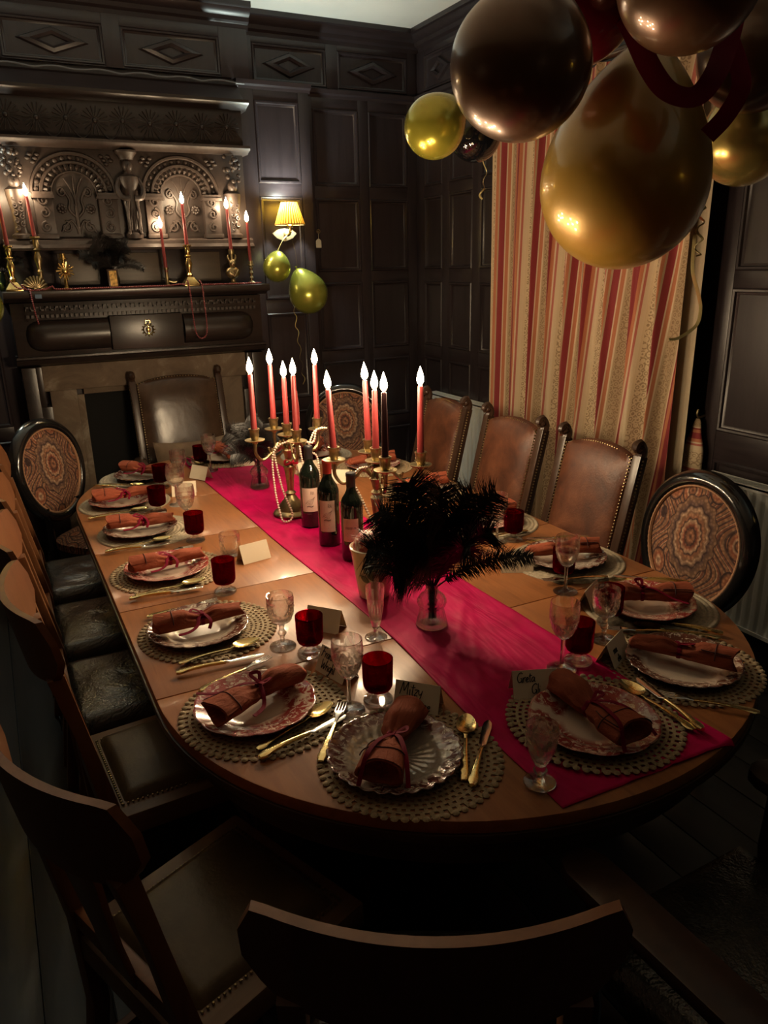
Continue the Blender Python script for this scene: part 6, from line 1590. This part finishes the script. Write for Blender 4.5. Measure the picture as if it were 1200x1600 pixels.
def add_balloon(c, R, mat, axis, label, group, stretch=1.15, neck=0.25, ribbon=None, hang=False):
    """axis = direction from the neck to the crown"""
    b, k, zb = balloon_mesh(R, mat, stretch, neck)
    q = Vector((0,0,1)).rotation_difference(Vector(axis)); r = obj('balloon', None, None, c, rot=q.to_euler()); tag(r, label, 'balloon', group)
    s = obj('balloon_skin', b, r); obj('knot', k, r)
    if hang and group == GBL:
        nk = Vector(c) + Vector(axis).normalized()*(zb-R*0.08); ribbon = (ribbon or []) + [([nk, (nk+Vector(HOOK))/2+Vector((0.02,0.02,0.03)), HOOK], 0.0022, 'curl_ribbon', None)]
    if ribbon:
        inv = r.rotation_euler.to_matrix().inverted()
        for path, w_, mt, cl in ribbon: obj('ribbon', ribbon_mesh([inv @ (Vector(p)-Vector(c)) for p in path], w_, mt, cl), r)
    return r
GBL = 'balloon cluster hanging at the upper right'
hk_ = MB().tube([(1.72,1.86,ZC-0.002),(1.72,1.86,2.74)], 0.006, 8).tube(cr([(1.72,1.86,2.75),(1.745,1.86,2.73),(1.72,1.86,2.70),(1.70,1.86,2.72)], 5), 0.005, 8).lathe([(0,0),(0.05,0),(0.045,-0.02),(0.012,-0.03),(0,-0.03)], 20, (1.72,1.86,ZC))
single('ceiling_hook', hk_.mesh('ceiling_hook', 'brass_old'), (0,0,0), 0, 'brass ceiling hook from which the balloon cluster hangs', 'hook')
add_balloon((1.700,1.790,1.905), 0.236, 'balloon_gold', (-0.22,-0.05,-1.0), 'huge gold balloon hanging in front of the striped curtain', GBL, 1.42, 0.55,
   [([(1.93,1.73,2.02),(1.945,1.72,1.90),(1.93,1.70,1.80),(1.915,1.69,1.70)], 0.004, 'curl_ribbon', (0.010, 7)), ([(1.945,1.735,1.90),(1.92,1.71,1.74),(1.915,1.70,1.66),(1.945,1.70,1.60),(1.965,1.70,1.55),(1.955,1.70,1.50),(1.90,1.71,1.465),(1.865,1.72,1.46)], 0.006, 'curl_ribbon', None)])
add_balloon((1.149,1.554,2.112), 0.156, 'balloon_brown', (-0.35,-0.1,-0.9), 'large bronze brown balloon left of the huge gold one', GBL, 1.05, 0.3)
add_balloon((1.515,2.540,2.152), 0.106, 'balloon_yellow', (-0.75,-0.05,-0.55), 'yellow balloon at the left edge of the hanging cluster', GBL, 1.20, 0.5)
add_balloon((1.800,2.710,2.165), 0.100, 'balloon_black', (-0.1,0,-1.0), 'glossy black balloon behind the yellow one', GBL, 1.1, 0.3, hang=True, ribbon=[([(1.83,2.70,2.08),(1.845,2.70,2.02),(1.83,2.70,1.97),(1.825,2.70,1.935)], 0.004, 'curl_ribbon', (0.007, 2.5))])
add_balloon((1.500,1.420,2.292), 0.158, 'balloon_brown', (-0.1,-0.1,-1.0), 'topmost dark bronze balloon above the velvet ribbon loop', GBL, 1.05, 0.3)
add_balloon((1.480,1.800,2.365), 0.190, 'balloon_maroon', (-0.1,-0.1,-1.0), 'dark maroon balloon above the huge gold one', GBL, 1.05, 0.3)
add_balloon((2.090,1.710,2.255), 0.160, 'balloon_brown', (0.3,-0.1,-1.0), 'dark bronze balloon at the upper right corner', GBL, 1.05, 0.3)
add_balloon((2.320,1.900,2.062), 0.142, 'balloon_pale', (0.3,0,-1.0), 'pale gold balloon at the right edge beyond the curtain', GBL, 1.1, 0.3)
# velvet ribbon festooned through the cluster
def band(path, w_, label):
    mb = MB(); P = cr(path, 10)
    mb.tube(P, w_, 8, flat=0.06, up=(0.45,0.89,0)); 
    return single('velvet_ribbon', mb.mesh('velvet_ribbon', 'ribbon_velvet', 60), (0,0,0), 0, label, 'ribbon', 'dark red velvet ribbons in the balloon cluster')
band([(1.499,1.68,2.336),(1.532,1.627,2.244),(1.529,1.549,2.138),(1.536,1.488,2.075),(1.578,1.447,2.060),(1.619,1.434,2.102),(1.697,1.475,2.184),(1.736,1.492,2.273)], 0.027, 'dark red velvet ribbon looping across the huge gold balloon')
band([(1.748,1.546,2.261),(1.778,1.511,2.172),(1.784,1.491,2.104),(1.774,1.518,2.043),(1.752,1.553,1.999)], 0.024, 'dark red velvet ribbon end hanging right of the gold balloon')
# pair tied to the wall lamp, and its twin pair
GW = 'green gold balloons tied to the wall lamps'
def pair(dx, a, b, l1, l2):
    L = (1.705+dx, YB-0.205, 1.885)
    add_balloon((1.590+dx, 4.480, 1.688), 0.082, 'balloon_green', (-0.2,-0.1,-1.0), l1, GW, 1.12, 0.3, [([(1.602+dx,4.48,1.785), (1.65+dx,4.50,1.85), L], 0.0022, 'curl_ribbon', None)])
    add_balloon((1.775+dx, 4.460, 1.535), 0.118, 'balloon_green', (0.38,-0.1,-0.9), l2, GW, 1.22, 0.45, [([(1.718+dx,4.475,1.668), (1.715+dx,4.49,1.78), L], 0.0022, 'curl_ribbon', None), ([(1.72+dx,4.475,1.66),(1.690+dx,4.47,1.55),(1.682+dx,4.46,1.42),(1.69+dx,4.45,1.28),(1.70+dx,4.44,1.12),(1.71+dx,4.44,1.0)], 0.0026, 'curl_ribbon', (0.008, 8))])
pair(0, 0, 0, 'small green gold balloon hanging under the wall lamp', 'larger green gold balloon hanging under the wall lamp')
pair(-1.79, 0, 0, 'small green gold balloon left of the chimneypiece', 'larger green gold balloon left of the chimneypiece')
